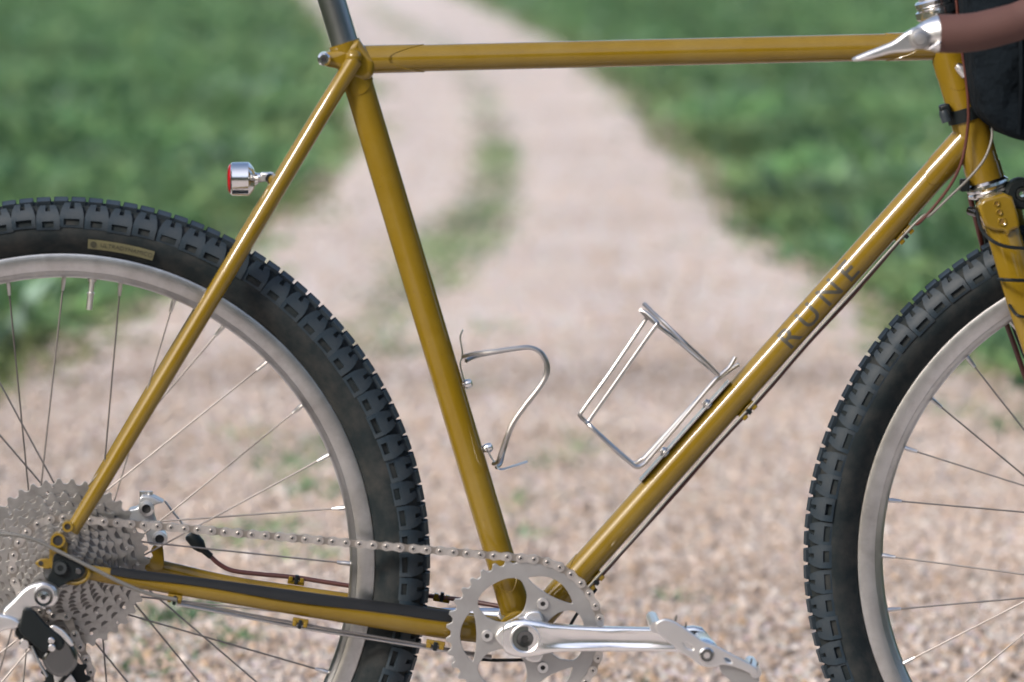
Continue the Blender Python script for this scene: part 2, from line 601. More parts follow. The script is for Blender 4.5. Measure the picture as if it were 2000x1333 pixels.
# broad weed leaves
x, y, d = grass_points(110000, 1.8, 50, 1.4, .10)
m_ = wob(x, y, 2.2, 31) > -.15
x, y, d = x[m_], y[m_], d[m_]
n = len(x)
hh = (.05 + .12 * np.clip(d, 0, 1)) * rng.uniform(.4, 1.3, n) * (1 + .6 * wob(x, y, 2.0, 22))
put(*blades(x, y, np.clip(hh, .03, .22), rng.uniform(.010, .026, n), rng.uniform(.5, 1.5, n), tint(x, y, GREEN[rng.integers(0, 5, n)] * 1.1)))
# pale leaves and seed heads in patches
x, y, d = grass_points(22000, 6, 48, 1.4, .25)
m_ = (wob(x, y, 2.6, 51) + .5 * wob(x, y, 7, 52)) > .30
x, y, d = x[m_], y[m_], d[m_]
n = len(x)
put(*blades(x, y, rng.uniform(.05, .16, n), rng.uniform(.010, .024, n), rng.uniform(.3, 1.2, n), tint(x, y, PALE[rng.integers(0, 3, n)])))
# median strip and stray tufts on the path
n = 22000
y = rng.uniform(m_y.min(), 40, n) ; y = np.where(rng.random(n) < .6, rng.uniform(m_y.min(), 16, n), y)
x = np.interp(y, m_y, m_x) + np.interp(y, m_y, m_w) * .8 * rng.normal(0, 1, n)
dens = np.interp(y, m_y, m_d) * (.75 + .25 * wob(x, y, 6, 61))
k = rng.random(n) < dens
x, y = x[k], y[k]; n = len(x)
put(*blades(x, y, rng.uniform(.015, .05, n), rng.uniform(.003, .009, n), rng.uniform(.6, 1.8, n), tint(x, y, GREEN[rng.integers(0, 5, n)] * 1.1 + np.array([.05, .02, .02]))))
TUFTS = [(560, 905, 70, 500), (640, 870, 40, 260), (600, 960, 50, 260), (520, 1040, 60, 260), (430, 1060, 40, 160), (620, 1090, 40, 120), (330, 1215, 50, 220), (400, 1190, 40, 140), (300, 1290, 60, 220), (450, 1250, 40, 120), (880, 760, 40, 120), (790, 690, 60, 160),
         (1120, 850, 40, 120), (1080, 905, 50, 160), (1150, 880, 30, 70), (1130, 1150, 25, 40), (1320, 1170, 25, 40), (1030, 1050, 30, 60), (950, 640, 60, 120), (1010, 980, 40, 60), (480, 850, 50, 120), (700, 960, 30, 80), (1850, 800, 60, 160), (1950, 830, 60, 220), (1700, 690, 40, 100), (1250, 1330, 25, 30), (620, 1180, 30, 60)]
for tx, ty, tw, tn in TUFTS:
    c = G(tx, ty)
    s = tw / F * (c - CAM).dot(cam_d)
    x = c.x + rng.normal(0, s * .6, tn); y = c.y + rng.normal(0, s * 2.2, tn)
    k = y > .9
    x, y = x[k], y[k]
    put(*blades(x, y, rng.uniform(.012, .05, len(x)), rng.uniform(.002, .006, len(x)), rng.uniform(.5, 1.8, len(x)), tint(x, y, GREEN[rng.integers(0, 5, len(x))] * 1.1)))
go = link(bpy.data.objects.new('grass', raw_mesh('grass', np.concatenate(Vs), np.concatenate(Ts), BLADE, np.concatenate(Cs))))
go['kind'] = 'stuff'
go['label'] = 'green meadow grass and weeds on both sides of the path'
go['category'] = 'grass'

# unseen ring of trees, added to darken low reflections in paint and metal
n = 80000
cl_n = 300
wa = np.radians(rng.uniform(117, 423, cl_n)); wr = 27 + rng.normal(0, 2.0, cl_n)
cxs = wr * np.cos(wa) + .5; cys = wr * np.sin(wa); czs = rng.uniform(.8, 8.0, cl_n); crs = rng.uniform(1.5, 3.0, cl_n)
pick = rng.integers(0, cl_n, n)
v3 = rng.normal(0, 1, (n, 3)); v3 /= np.linalg.norm(v3, axis=1)[:, None]
pos = np.stack([cxs[pick], cys[pick], czs[pick]], 1) + v3 * (crs[pick] * rng.uniform(.55, 1.05, n))[:, None]
pos[:, 2] = np.abs(pos[:, 2])
u3 = rng.normal(0, 1, (n, 3)); u3 /= np.linalg.norm(u3, axis=1)[:, None]
w3 = np.cross(u3, v3); 
sz = rng.uniform(.3, .6, n)[:, None]
V = np.stack([pos - u3 * sz, pos + w3 * sz * .6, pos + u3 * sz, pos - w3 * sz * .6], 1).reshape(-1, 3)
T = (np.array([[0, 1, 2], [0, 2, 3]])[None] + (np.arange(n) * 4)[:, None, None]).reshape(-1, 3)
C = np.repeat(GREEN[rng.integers(0, 5, n)] * .75, 4, axis=0)
wo = link(bpy.data.objects.new('wood', raw_mesh('wood', V, T, BLADE, C)))
wo['kind'] = 'stuff'
wo['label'] = 'unseen ring of leafy trees added around the camera to darken reflections'
wo['category'] = 'wood'

# ------------------------------------------------------------------ bicycle
bike = empty('bicycle')
bike['label'] = 'mustard yellow steel touring bicycle with knobbly tyres standing on the gravel path'
bike['category'] = 'bicycle'

def straight(name, a, b, r, mat_, parent, n=28, r2=None, flat=1.0, steps=2):
    pts = [a.lerp(b, i / (steps - 1)) for i in range(steps)]
    rs = [r + ((r2 if r2 else r) - r) * i / (steps - 1) for i in range(steps)]
    return MB().tube(pts, rs, n, flat=flat).build(name, mat_, parent)

def lug(name, a, b, r, mat_, parent, amp=.008, lobes=2, phase=0.0, n=40):
    """sleeve from a towards b whose far end is cut in points"""
    t = (b - a).normalized()
    s = Vector((0, 1, 0)); s = (s - t * s.dot(t)).normalized()
    nn = t.cross(s)
    L = (b - a).length
    rows = [(0, r), (L * .5, r), (1, r), (1.0, r - .0008)]
    vs_, fs_ = [], []
    for q in range(4):
        for k in range(n):
            an = 2 * math.pi * k / n
            cut = amp * (.5 + .5 * math.cos(lobes * an + phase)) - amp
            ax = [0, L * .5, L + cut, L + cut + .0007][q]
            rr = [r, r, r, r - .0009][q]
            vs_.append(a + t * ax + s * (math.cos(an) * rr) + nn * (math.sin(an) * rr))
    for q in range(3):
        for k in range(n):
            k2 = (k + 1) % n
            fs_.append((q * n + k, q * n + k2, (q + 1) * n + k2, (q + 1) * n + k))
    mb = MB(); mb.add(vs_, fs_)
    return mb.build(name, mat_, parent, angle=30)

# ---- frame tubes
S_top, S_bot = P(683, 108), P(1015, 1218)
BB = P(1012, 1228)
seat_tube = straight('seat_tube', S_top, S_bot, .0139, PAINT, bike)
T_a, T_b = P(700, 117), P(1850, 89.5)
top_tube = straight('top_tube', T_a, T_b, .0127, PAINT, bike)
D_a, D_b = P(1040, 1220.5), P(1894, 263.6)
down_tube = straight('down_tube', D_a, D_b, .0134, PAINT, bike)
H_a, H_b = P(1838, 52), P(1926, 353)
head_tube = straight('head_tube', H_a, H_b, .0172, PAINT, bike)
hd = (H_b - H_a).normalized()
for a_, b_ in ((H_a, H_a + hd * .014), (H_b - hd * .016, H_b)):
    straight('head_tube_ring', a_, b_, .0179, PAINT, head_tube)
bbs = MB().lathe([(1e-6, -.034), (.0195, -.034), (.0205, -.033), (.0205, .033), (.0195, .034), (1e-6, .034)], 36, (BB.x, 0, BB.z), closed=False)
bbs.build('bottom_bracket_shell', PAINT, bike)

td = (T_b - T_a).normalized(); dd = (D_b - D_a).normalized(); sd_ = (S_bot - S_top).normalized()
lug('lug', T_a, T_a + td * .062, .0134, PAINT, bike, amp=.034, lobes=2, phase=math.pi)
lug('lug', T_b, T_b - td * .058, .0134, PAINT, bike, amp=.030, lobes=2, phase=math.pi)
lug('lug', D_b, D_b - dd * .060, .0141, PAINT, bike, amp=.018, lobes=2, phase=0)
lug('lug', D_a, D_a + dd * .078, .0140, PAINT, bike, amp=.034, lobes=2, phase=math.pi)
lug('lug', S_top, S_top + sd_ * .038, .0147, PAINT, bike, amp=.010, lobes=2, phase=0)
lug('lug', S_bot, S_bot - sd_ * .055, .0146, PAINT, bike, amp=.022, lobes=2, phase=math.pi)
lug('lug', H_a + hd * .03, H_a + hd * .062, .0177, PAINT, bike, amp=.016, lobes=2, phase=0)
# fillets where tubes meet
def blob(name, c, r, parent, sx=1, sz=1, sy=1):
    bm_ = bmesh.new()
    bmesh.ops.create_uvsphere(bm_, u_segments=24, v_segments=14, radius=r)
    me = bpy.data.meshes.new(name)
    for v in bm_.verts:
        v.co = Vector((v.co.x * sx, v.co.y * sy, v.co.z * sz)) + c
    bm_.to_mesh(me); bm_.free(); me.materials.append(PAINT); me.shade_smooth()
    return link(bpy.data.objects.new(name, me), parent)

# seat cluster
cl = [(700, 74), (712, 92), (722, 104), (735, 120), (728, 150), (712, 160), (690, 158), (668, 138), (655, 133), (636, 130), (627, 116), (634, 102), (655, 99), (678, 90)]
seat_lug = plate('seat_lug', [poly(cl, 0)], -.0150, .0150, PAINT, bike, bevel=.006)
ctr = P(633, 116, -.016)
MB().lathe([(1e-6, -.021), (.0045, -.021), (.0062, -.019), (.0064, -.015), (.0064, .016), (1e-6, .016)], 24, (ctr.x, 0, ctr.z), closed=False).build('binder_bolt', CHROME, seat_lug)
MB().lathe([(1e-6, -.0212), (.0028, -.0213), (.0028, -.0205), (1e-6, -.0205)], 6, (ctr.x, 0, ctr.z), closed=False).build('bolt_socket', HOLE, seat_lug)
straight('seat_post', P(572, -250), P(690, 140), .01295, POST, bike, n=36)
collar_a, collar_b = P(672, 84), P(677, 98)
straight('seat_collar', collar_a, P(684, 120), .0150, PAINT, bike)

# ---- stays
def stay_pts(pxs, sign=1):
    out = []
    for x, y, Yv in pxs:
        p = P(x, y, -Yv)
        out.append(Vector((p.x, -Yv * sign, p.z)))
    return out
ss = [(693, 117, .0165), (640, 204, .020), (560, 338, .032), (475, 480, .046), (380, 639, .056), (290, 789, .062), (200, 940, .066), (140, 1038, .067)]
near_ss = stay_pts(ss)
rr_ = [.0078, .0080, .0082, .0083, .0083, .0082, .0076, .0066]
def cat_r(pts, rs, sub=6):
    p = catmull(pts, sub)
    return p, [float(np.interp(i / sub, range(len(rs)), rs)) for i in range(len(p))]
p_, r2_ = cat_r(near_ss, rr_)
seat_stay = MB().tube(p_, r2_, 24).build('seat_stay', PAINT, bike)
far_ss = [Vector((p.x, -p.y, p.z)) for p in near_ss]
p_, r2_ = cat_r(far_ss, rr_)
MB().tube(p_, r2_, 24).build('seat_stay', PAINT, bike)
# stay cap
blob('stay_cap', near_ss[0] + Vector((-.001, 0, .002)), .0078, seat_stay)
for x, y, r_ in ((132, 1029, .0030), (113, 1056, .0048)):
    c = P(x, y, -.0745)
    MB().lathe([(r_, -.0755), (r_ + .0022, -.0755), (r_ + .0024, -.070), (r_ + .0024, -.060), (r_, -.060)], 24, (c.x, 0, c.z)).build('eyelet', PAINT, seat_stay)
    MB().lathe([(1e-6, -.0742), (r_ + .0003, -.0742), (r_ + .0003, -.066), (1e-6, -.066)], 18, (c.x, 0, c.z), closed=False).build('eyelet_hole', HOLE, seat_stay)
# bridge between the stays
pb = [near_ss[2].lerp(near_ss[3], .35), far_ss[2].lerp(far_ss[3], .35)]

cs = [(160, 1116, .066), (225, 1127, .064), (300, 1138, .061), (450, 1160, .055), (600, 1183, .048), (740, 1203, .040), (870, 1222, .030), (985, 1236, .018)]
cr_ = [.0068, .0076, .0082, .0098, .0110, .0122, .0130, .0125]
near_cs = stay_pts(cs)
p_, r2_ = cat_r(near_cs, cr_)
chain_stay = MB().tube(p_, r2_, 24, flat=.75).build('chain_stay', PAINT, bike)
cs_far = [(150, 1079, -.066), (225, 1091, -.064), (320, 1112, -.061), (450, 1142, -.055), (600, 1166, -.048), (740, 1188, -.040), (870, 1212, -.030), (985, 1230, -.018)]
far_cs = [P(x, y, -Yv) for x, y, Yv in cs_far]
p_, r2_ = cat_r(far_cs, [.0068, .0076, .0080, .0084, .0092, .0100, .0110, .0115])
far_chain_stay = MB().tube(p_, r2_, 24, flat=.8).build('chain_stay', PAINT, bike)
# black protector wrapped over the upper half of the near stay
gp_, gr_ = cat_r(near_cs, cr_)
gp_ = gp_[5:38]; gr_ = gr_[5:38]
mb = MB(); vs_, fs_ = [], []; NG = 12
for i, (p, r_) in enumerate(zip(gp_, gr_)):
    t = (gp_[min(i + 1, len(gp_) - 1)] - gp_[max(i - 1, 0)]).normalized()
    s = Vector((0, -1, 0)); s = (s - t * s.dot(t)).normalized(); nn = Vector((0, 0, 1)); nn = (nn - t * nn.dot(t)).normalized()
    cover = .02 if i > 3 else -.1
    end = max(0, i - 25) / 7
    for lay in (1, 0):
        for k in range(NG + 1):
            a0_ = R(16 - 5 * math.sin(i * .45) + 14 * end); a = a0_ + (math.pi - a0_) * k / NG
            q = r_ + (.0016 if lay else .0002)
            vs_.append(p + s * (math.cos(a) * q * .8) + nn * (math.sin(a) * q))
W = 2 * (NG + 1)
for i in range(len(gp_) - 1):
    for k in range(NG):
        fs_.append((i * W + k, i * W + k + 1, (i + 1) * W + k + 1, (i + 1) * W + k))
        fs_.append((i * W + NG + 1 + k, (i + 1) * W + NG + 1 + k, (i + 1) * W + NG + 2 + k, i * W + NG + 2 + k))
    for k in (0, NG):
        fs_.append((i * W + k, (i + 1) * W + k, (i + 1) * W + NG + 1 + k, i * W + NG + 1 + k))
for i in (0, len(gp_) - 1):
    for k in range(NG):
        fs_.append((i * W + k, i * W + k + 1, i * W + NG + 2 + k, i * W + NG + 1 + k))
mb.add(vs_, fs_); mb.build('chain_stay_guard', GUARD, chain_stay)

# ---- dropouts
YD = -.069
drop = plate('dropout', [poly([(98, 1052), (122, 1048), (134, 1062), (130, 1082), (150, 1098), (175, 1104), (178, 1132), (150, 1140), (126, 1136), (112, 1124), (100, 1112), (96, 1100)], YD)], YD - .003, YD + .003, PAINT, bike, bevel=.001)
plate('fender_eyelet', [poly([(100, 1090), (100, 1112), (78, 1110), (67, 1100), (78, 1091)], YD), ], YD - .0028, YD + .002, PAINT, drop, bevel=.001)
c = P(80, 1100, YD); MB().lathe([(1e-6, YD - .0034), (.0022, YD - .0034), (.0022, YD), (1e-6, YD)], 14, (c.x, 0, c.z), closed=False).build('eyelet_hole', HOLE, drop)
plate('derailleur_hanger', [poly([(104, 1082), (122, 1078), (133, 1092), (160, 1102), (168, 1114), (160, 1128), (138, 1134), (124, 1142), (108, 1152), (94, 1146), (92, 1128), (102, 1112)], -.074)], -.0775, -.072, BLACK, drop, bevel=.0008)
c = P(118, 1110, -.08); disc_y((c.x, c.z), .0072, -.081, -.07).build('axle_end', BLACK, drop)
MB().lathe([(.0030, -.0815), (.0058, -.0815), (.0058, -.080), (.0030, -.080)], 24, (c.x, 0, c.z)).build('axle_bolt', mat('dark_alloy', (.07, .08, .085), rough=.35, metal=.8), drop)
c = P(153, 1116, -.078); disc_y((c.x, c.z), .0030, -.0790, -.072).build('hanger_screw', DARKSTEEL, drop)
# loop of the stay end around the hanger
rod('stay_end_rim', [P(120, 1136, -.072), P(150, 1139, -.073), P(168, 1131, -.073), P(174, 1116, -.073), P(165, 1104, -.072)], .0022, PAINT, drop)
far_drop = plate('dropout', [poly([(98, 1012), (122, 1008), (134, 1040), (150, 1058), (175, 1066), (178, 1092), (150, 1100), (126, 1096), (112, 1084), (100, 1072)], .069)], .066, .072, PAINT, bike, bevel=.001)
# disc brake mount and caliper on the far side
YC = .055
mount = plate('brake_mount', [poly([(318, 1060), (322, 1112), (300, 1114), (288, 1104), (292, 1092), (300, 1086), (294, 1076), (300, 1064)], YC)], YC - .006, YC + .006, PAINT, far_chain_stay, bevel=.001)

# ---- wheels
def wheel(fn_, loc, n_off, pattern, rot=0.0, vis=(0, 360)):
    w = empty('wheel', bike, loc)
    w.rotation_euler = (0, 0, rot)
    RS, RC = .3165, .0265
    # tyre casing
    prof = []
    for k in range(0, 25):
        ph = R(-62 + (180 + 124) * k / 24)
        wd = 1.0 if math.sin(ph) > -.2 else 1.0 - .35 * (-.2 - math.sin(ph))
        prof.append((RS + RC * math.sin(ph), -RC * math.cos(ph) * wd))
    tyre = MB().lathe(prof, 200, closed=True).build('tyre', RUBBER, w, angle=50)
    # rim
    half = [(.2945, -.0112), (.2950, -.0122), (.2942, -.0132), (.2925, -.0137), (.2880, -.0139), (.2840, -.0137), (.2805, -.0131), (.2780, -.0122), (.2772, -.0112), (.2768, -.0108), (.2742, -.0094), (.2722, -.0068), (.2712, -.0035), (.2709, 0)]
    prof = half + [(r_, -y) for r_, y in half[-2::-1]] + [(.2870, .0095), (.2850, 0), (.2870, -.0095)]
    MB().lathe(prof, 200).build('rim', RIMM, w, angle=25)
    # hub
    hub = MB().lathe([(1e-6, -.05), (.009, -.05), (.010, -fn_ - .004), (.030, -fn_ - .002), (.031, -fn_ - .001), (.031, -fn_ + .001), (.016, -fn_ + .005), (.014, 0), (.016, .027), (.031, .031), (.031, .033), (.030, .034), (.010, .036), (.009, .065), (1e-6, .065)], 40, closed=False).build('hub', ALLOY, w)
    # spokes and nipples
    for i in range(32):
        th = R(n_off + 11.25 * i)
        sgn = pattern[i % 4]
        side = -1 if i % 2 == 0 else 1
        nip = Vector((.2715 * math.cos(th), side * .002, .2715 * math.sin(th)))
        al = math.asin(.029 / .2715)
        L = .2715 * math.cos(al)
        d2 = th + math.pi + sgn * al
        end = Vector((nip.x + L * math.cos(d2), (-fn_ if side < 0 else .032), nip.z + L * math.sin(d2)))
        sp = MB().tube([nip, end], .0009, 6)
        sp.build('spoke', SPOKEM, w)
        u = (end - nip).normalized()
        MB().tube([nip - u * .002, nip + u * .006, nip + u * .0065, nip + u * .013], [.0021, .0021, .0019, .0016], 8).build('nipple', WIRE, w)
    # tread
    def S(ang, ph, h):
        q = RC + h
        r_ = RS + q * math.sin(ph)
        return Vector((r_ * math.cos(ang), -q * math.cos(ph), r_ * math.sin(ang)))
    def kbox(mb, u0, u1, p0, p1, h, tp=.82, base=-.001, nseg=2, nar=1.0):
        um, du = (u0 + u1) / 2, (u1 - u0) / 2
        pm_, dp = (p0 + p1) / 2, (p1 - p0) / 2
        rows = []
        for j in range(nseg + 1):
            f = -1 + 2 * j / nseg
            g = 1 + (nar - 1) * (f + 1) / 2
            rows.append([S(um - du * g, pm_ + dp * f, base), S(um + du * g, pm_ + dp * f, base), S(um + du * tp * g, pm_ + dp * f * tp, h), S(um - du * tp * g, pm_ + dp * f * tp, h)])
        vs_ = [v for r_ in rows for v in r_]
        fs_ = []
        for j in range(nseg):
            a = j * 4
            for k in range(1, 4):
                k2 = (k + 1) % 4
                fs_.append((a + k, a + k2, a + 4 + k2, a + 4 + k))
        fs_.append((0, 1, 2, 3)); fs_.append(tuple(nseg * 4 + k for k in (3, 2, 1, 0)))
        mb.add(vs_, fs_)
    NS, NC = 90, 132
    ps, pc = 2 * math.pi / NS, 2 * math.pi / NC
    def shoulder(mb, a0, sg=1, big=True):
        def kb(u0, u1, p0, p1, h, tp=.82, nar=1.0):
            if sg > 0:
                kbox(mb, a0 + u0 * ps, a0 + u1 * ps, R(p0), R(p1), h, tp, nar=nar)
            else:
                kbox(mb, a0 + u0 * ps, a0 + u1 * ps, R(180 - p1), R(180 - p0), h, tp)
        wl_ = .33 if big else .24
        us = [-.5, -wl_, -.12, .12, wl_, .5]
        rws = [(5.5, 1, .0008), (10, 1, .0020), (21.5, 1, .0030), (27, 1.0, .0036), (41, .86, .0040), (57, .62, .0038)]
        vs_, fs_ = [], []
        nr_, nc_ = len(rws), len(us)
        for lay in (0, 1):
            for ph, sc_, h in rws:
                for u in us:
                    p = R(ph) if sg > 0 else R(180 - ph)
                    e = .985 if lay == 0 else 1.0
                    vs_.append(S(a0 + u * ps * sc_ * e, p, h if lay == 0 else -.001))
        N = nr_ * nc_
        cells = set((i, j) for i in range(nr_ - 1) for j in range(nc_ - 1) if not (i == 1 and 1 <= j <= 3) and not (i == 4 and j == 2))
        for i, j in cells:
            q = i * nc_ + j
            fs_.append((q, q + 1, q + nc_ + 1, q + nc_))
            for (di, dj, e0, e1) in ((-1, 0, q, q + 1), (1, 0, q + nc_ + 1, q + nc_), (0, -1, q + nc_, q), (0, 1, q + 1, q + nc_ + 1)):
                if (i + di, j + dj) not in cells:
                    fs_.append((e0, e1, e1 + N, e0 + N))
        mb.add(vs_, fs_)
    def centre(mb, a0, sg):
        p0, p1 = (62, 87) if sg > 0 else (93, 118)
        kbox(mb, a0 - .41 * pc, a0 + .41 * pc, R(p0), R(p1), .0043, .90, nseg=1)
    kind = {}
    for key, fn in (('s0', lambda m: shoulder(m, 0, 1, True)), ('s1', lambda m: shoulder(m, 0, 1, False)), ('c0', lambda m: centre(m, 0, 1)), ('c1', lambda m: centre(m, 0, -1))):
        mb = MB(); fn(mb)
        kind[key] = mb.mesh('tread_knob', KNOB, smooth=True, angle=32)
    rest = MB()
    def inside(deg):
        d_ = (deg - vis[0]) % 360
        return d_ <= (vis[1] - vis[0])
    for i in range(NS):
        deg = 360 * i / NS
        if inside(deg):
            o = bpy.data.objects.new('tread_knob', kind['s%d' % (i % 2)])
            o.rotation_euler = (0, -R(deg + random.uniform(-.22, .22)), 0)
            o.scale = (random.uniform(.995, 1.003), random.uniform(.95, 1.03), 1)
            o.scale.z = o.scale.x
            link(o, w)
        else:
            shoulder(rest, R(deg), 1, i % 2 == 0)
        shoulder(rest, R(deg) + ps * .5, -1, i % 2 == 0)
    for i in range(NC):
        for sg in (1, -1):
            deg = 360 * (i + (.06 if sg < 0 else 0)) / NC
            if inside(deg):
                o = bpy.data.objects.new('tread_knob', kind['c0' if sg > 0 else 'c1'])
                o.rotation_euler = (0, -R(deg), 0)
                link(o, w)
            else:
                centre(rest, R(deg), sg)
    t_ = rest.build('tread', KNOB, w, smooth=True, angle=32)
    t_['kind'] = 'stuff'
    return w

rear = wheel(.014, AXLE, 0.0 - .4, [-1, -1, 1, 1], 0.0, (-24, 108))
FA = P(2280, 1107)
FA.z = .347
front = wheel(.032, FA, 180.0, [-1, -1, 1, 1], R(-8), (118, 208))

# tyre label with its lettering (rear wheel)
def on_wall(ang, r_, h):
    ph = math.asin((r_ - .3165) / .0265)
    return Vector((r_ * math.cos(ang), -(.0265 + h) * math.cos(ph), r_ * math.sin(ang)))
def wall_patch(a0, a1, r0, r1, h, na=16):
    mb = MB(); vs_, fs_ = [], []
    for i in range(na + 1):
        a = a0 + (a1 - a0) * i / na
        vs_ += [on_wall(a, r0, h), on_wall(a, (r0 + r1) / 2, h), on_wall(a, r1, h)]
    for i in range(na):
        for k in range(2):
            fs_.append((i * 3 + k, i * 3 + k + 1, i * 3 + 4 + k, i * 3 + 3 + k))
    mb.add(vs_, fs_)
    return mb
wall_patch(R(85.2), R(73.4), .3005, .3098, .0003).build('tyre_label', LABELM, rear)

def text_mesh(body, size, spacing=1.0, bold=0.0):
    cu = bpy.data.curves.new('t', 'FONT')
    cu.body = body; cu.size = size; cu.align_x = 'CENTER'; cu.align_y = 'CENTER'; cu.space_character = spacing; cu.offset = bold
    o = bpy.data.objects.new('t', cu); col.objects.link(o)
    dg = bpy.context.evaluated_depsgraph_get()
    me = bpy.data.meshes.new_from_object(o.evaluated_get(dg))
    bpy.data.objects.remove(o); bpy.data.curves.remove(cu)
    return me
def densify(me, maxlen):
    bm_ = bmesh.new(); bm_.from_mesh(me)
    bmesh.ops.triangulate(bm_, faces=bm_.faces)
    for _ in range(7):
        es = [e for e in bm_.edges if e.calc_length() > maxlen]
        if not es: break
        bmesh.ops.subdivide_edges(bm_, edges=es, cuts=1)
        bmesh.ops.triangulate(bm_, faces=bm_.faces)
    bm_.to_mesh(me); bm_.free()
me = text_mesh('ULTRADYNAMICO', .0056, 1.08); densify(me, .003)
am, rm = R(78.3), .3050
for v in me.vertices:
    v.co = on_wall(am - v.co.x / rm, rm + v.co.y, .0006)
me.materials.append(LABELINK)
link(bpy.data.objects.new('tyre_lettering', me), rear)
mb = MB(); vs_ = []
ac = R(84.2)
for k in range(16):
    a = 2 * math.pi * k / 16
    vs_.append(on_wall(ac + .0031 * math.cos(a) / rm, rm + .0031 * math.sin(a), .0006))
mb.add(vs_, [tuple(range(16))]); mb.build('tyre_emblem', LABELINK, rear, smooth=False)
# valve
va = R(84.0)
vp = Vector((math.cos(va), 0, math.sin(va)))
MB().tube([vp * .2715, vp * .2685, vp * .268, vp * .2585, vp * .258, vp * .2565, vp * .256, vp * .2415], [.0042, .0042, .0026, .0026, .0038, .0038, .0031, .0029], 14).build('valve', ALLOY, rear)

# ---- cassette and disc
TEETH = [11, 13, 15, 17, 19, 21, 23, 26, 30, 34, 40]
cass = empty('cassette', bike, AXLE)
def cog_loop(T, cx=0, cz=0, ph=0.0):
    pr = .0127 / (2 * math.sin(math.pi / T))
    pts = []
    for k in range(T):
        a = 2 * math.pi * k / T + ph
        s = 2 * math.pi / T
        for f, r_ in ((-.5, pr - .0036), (-.34, pr - .0033), (-.23, pr - .0014), (-.13, pr + .0010), (.10, pr + .0012), (.20, pr - .0012), (.33, pr - .0033)):
            pts.append((cx + r_ * math.cos(a + f * s), cz + r_ * math.sin(a + f * s)))
    return pts, pr
for i, T in enumerate(TEETH):
    lp, pr = cog_loop(T, ph=.13 * i)
    loops = [lp, circ(0, 0, .0165, 28)]
    if T >= 30:
        nh = {30: 7, 34: 8, 40: 11}[T]
        for k in range(nh):
            a = 2 * math.pi * (k + .3 * i + random.uniform(-.12, .12)) / nh
            q = pr - .0105
            loops.append(circ(q * math.cos(a), q * math.sin(a), .0017, 10))
    if T >= 34:
        pass
    y = -.0615 + .0041 * i
    plate('cog', loops, y - .0009, y + .0009, COGM, cass, bevel=.0002)
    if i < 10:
        plate('shade_spacer', [circ(0, 0, pr - .0002, 60), circ(0, 0, .0165, 28)], y + .0012, y + .0026, GAP_SHADE, cass, bevel=.0002)  # widened disc, its dark colour puts shade into the tooth valleys
    # ramps and rivets stamped into the cog
    rv = MB().lathe([(1e-6, -.0022), (.0013, -.0022), (.0017, -.0008), (1e-6, -.0008)], 8, closed=False).mesh('cog_rivet', PINM)
    nr = max(4, T // 4)
    for k in range(nr):
        a = 2 * math.pi * (k + .37 * i) / nr
        q = pr - .0062
        o = bpy.data.objects.new('cog_rivet', rv)
        o.location = (q * math.cos(a), y, q * math.sin(a))
        link(o, cass)
MB().lathe([(1e-6, -.066), (.010, -.066), (.0155, -.0655), (.0165, -.063), (.0165, -.058), (1e-6, -.058)], 36, closed=False).build('lockring', DARKSTEEL, cass)
loops = [circ(0, 0, .070, 72)]
loops.append(circ(0, 0, .022, 36))
for k in range(24):
    a = 2 * math.pi * k / 24
    loops.append(circ(.0635 * math.cos(a), .0635 * math.sin(a), .0026, 10))
for k in range(6):
    a = 2 * math.pi * (k + .5) / 6
    pts = []
    for f in np.linspace(-.36, .36, 8): pts.append((.055 * math.cos(a + f), .055 * math.sin(a + f)))
    for f in np.linspace(.30, -.30, 8): pts.append((.034 * math.cos(a + f), .034 * math.sin(a + f)))
    loops.append(pts)
plate('brake_disc', loops, .040, .042, ALLOY, rear, bevel=.0002)

# ---- crankset
CR = P(1025, 1247, -.066)
crank = empty('crankset', bike, (CR.x, 0, CR.z))
PXM = 1 / 2085.0          # metres per photo pixel at the chainring
ring, _ = cog_loop(36, ph=.05)
loops = [ring, circ(0, 0, .016, 32)]
def pol(r_, a): return (r_ * math.cos(R(a)), r_ * math.sin(R(a)))
for b_ in (60, 180, 300):
    # slim eye-shaped window outside each bolt
    pts = []
    for s in np.linspace(-1, 1, 14):
        pts.append((s * 50, 108 + 3 - 5 * s * s * 1.4 + 15 * (1 - s * s)))
    for s in np.linspace(1, -1, 14):
        pts.append((s * 50, 108 - 1 - 5 * s * s * 1.2 - 13 * (1 - s * s)))
    pts = chaikin(pts, 1)
    a = R(b_ - 90)
    loops.append([((x * math.cos(a) - z * math.sin(a)) * PXM, (x * math.sin(a) + z * math.cos(a)) * PXM) for x, z in pts])
    loops.append(circ(*pol(73 * PXM, b_), .0032, 16))
for b_ in (0, 120, 240):
    pts = [pol(r_ * PXM, b_ + d_) for r_, d_ in ((119, 0), (119, 12), (116, 21), (109, 27), (98, 30), (82, 34), (62, 33), (46, 26), (40, 0), (46, -26), (62, -33), (82, -34), (98, -30), (109, -27), (116, -21), (119, -12))]
    loops.append(chaikin(pts, 2))
ringo = plate('chainring', loops, -.0475, -.0440, RINGM, crank, bevel=.0005)
for b_ in (60, 180, 300):
    x, z = pol(73 * PXM, b_)
    MB().lathe([(.0024, -.0500), (.0052, -.0500), (.0056, -.0490), (.0056, -.0430), (.0024, -.0430)], 22, (x, 0, z)).build('chainring_bolt', ALLOY, crank)
    MB().lathe([(1e-6, -.0480), (.0026, -.0480), (.0026, -.045), (1e-6, -.045)], 6, (x, 0, z), closed=False).build('bolt_socket', HOLE, crank)
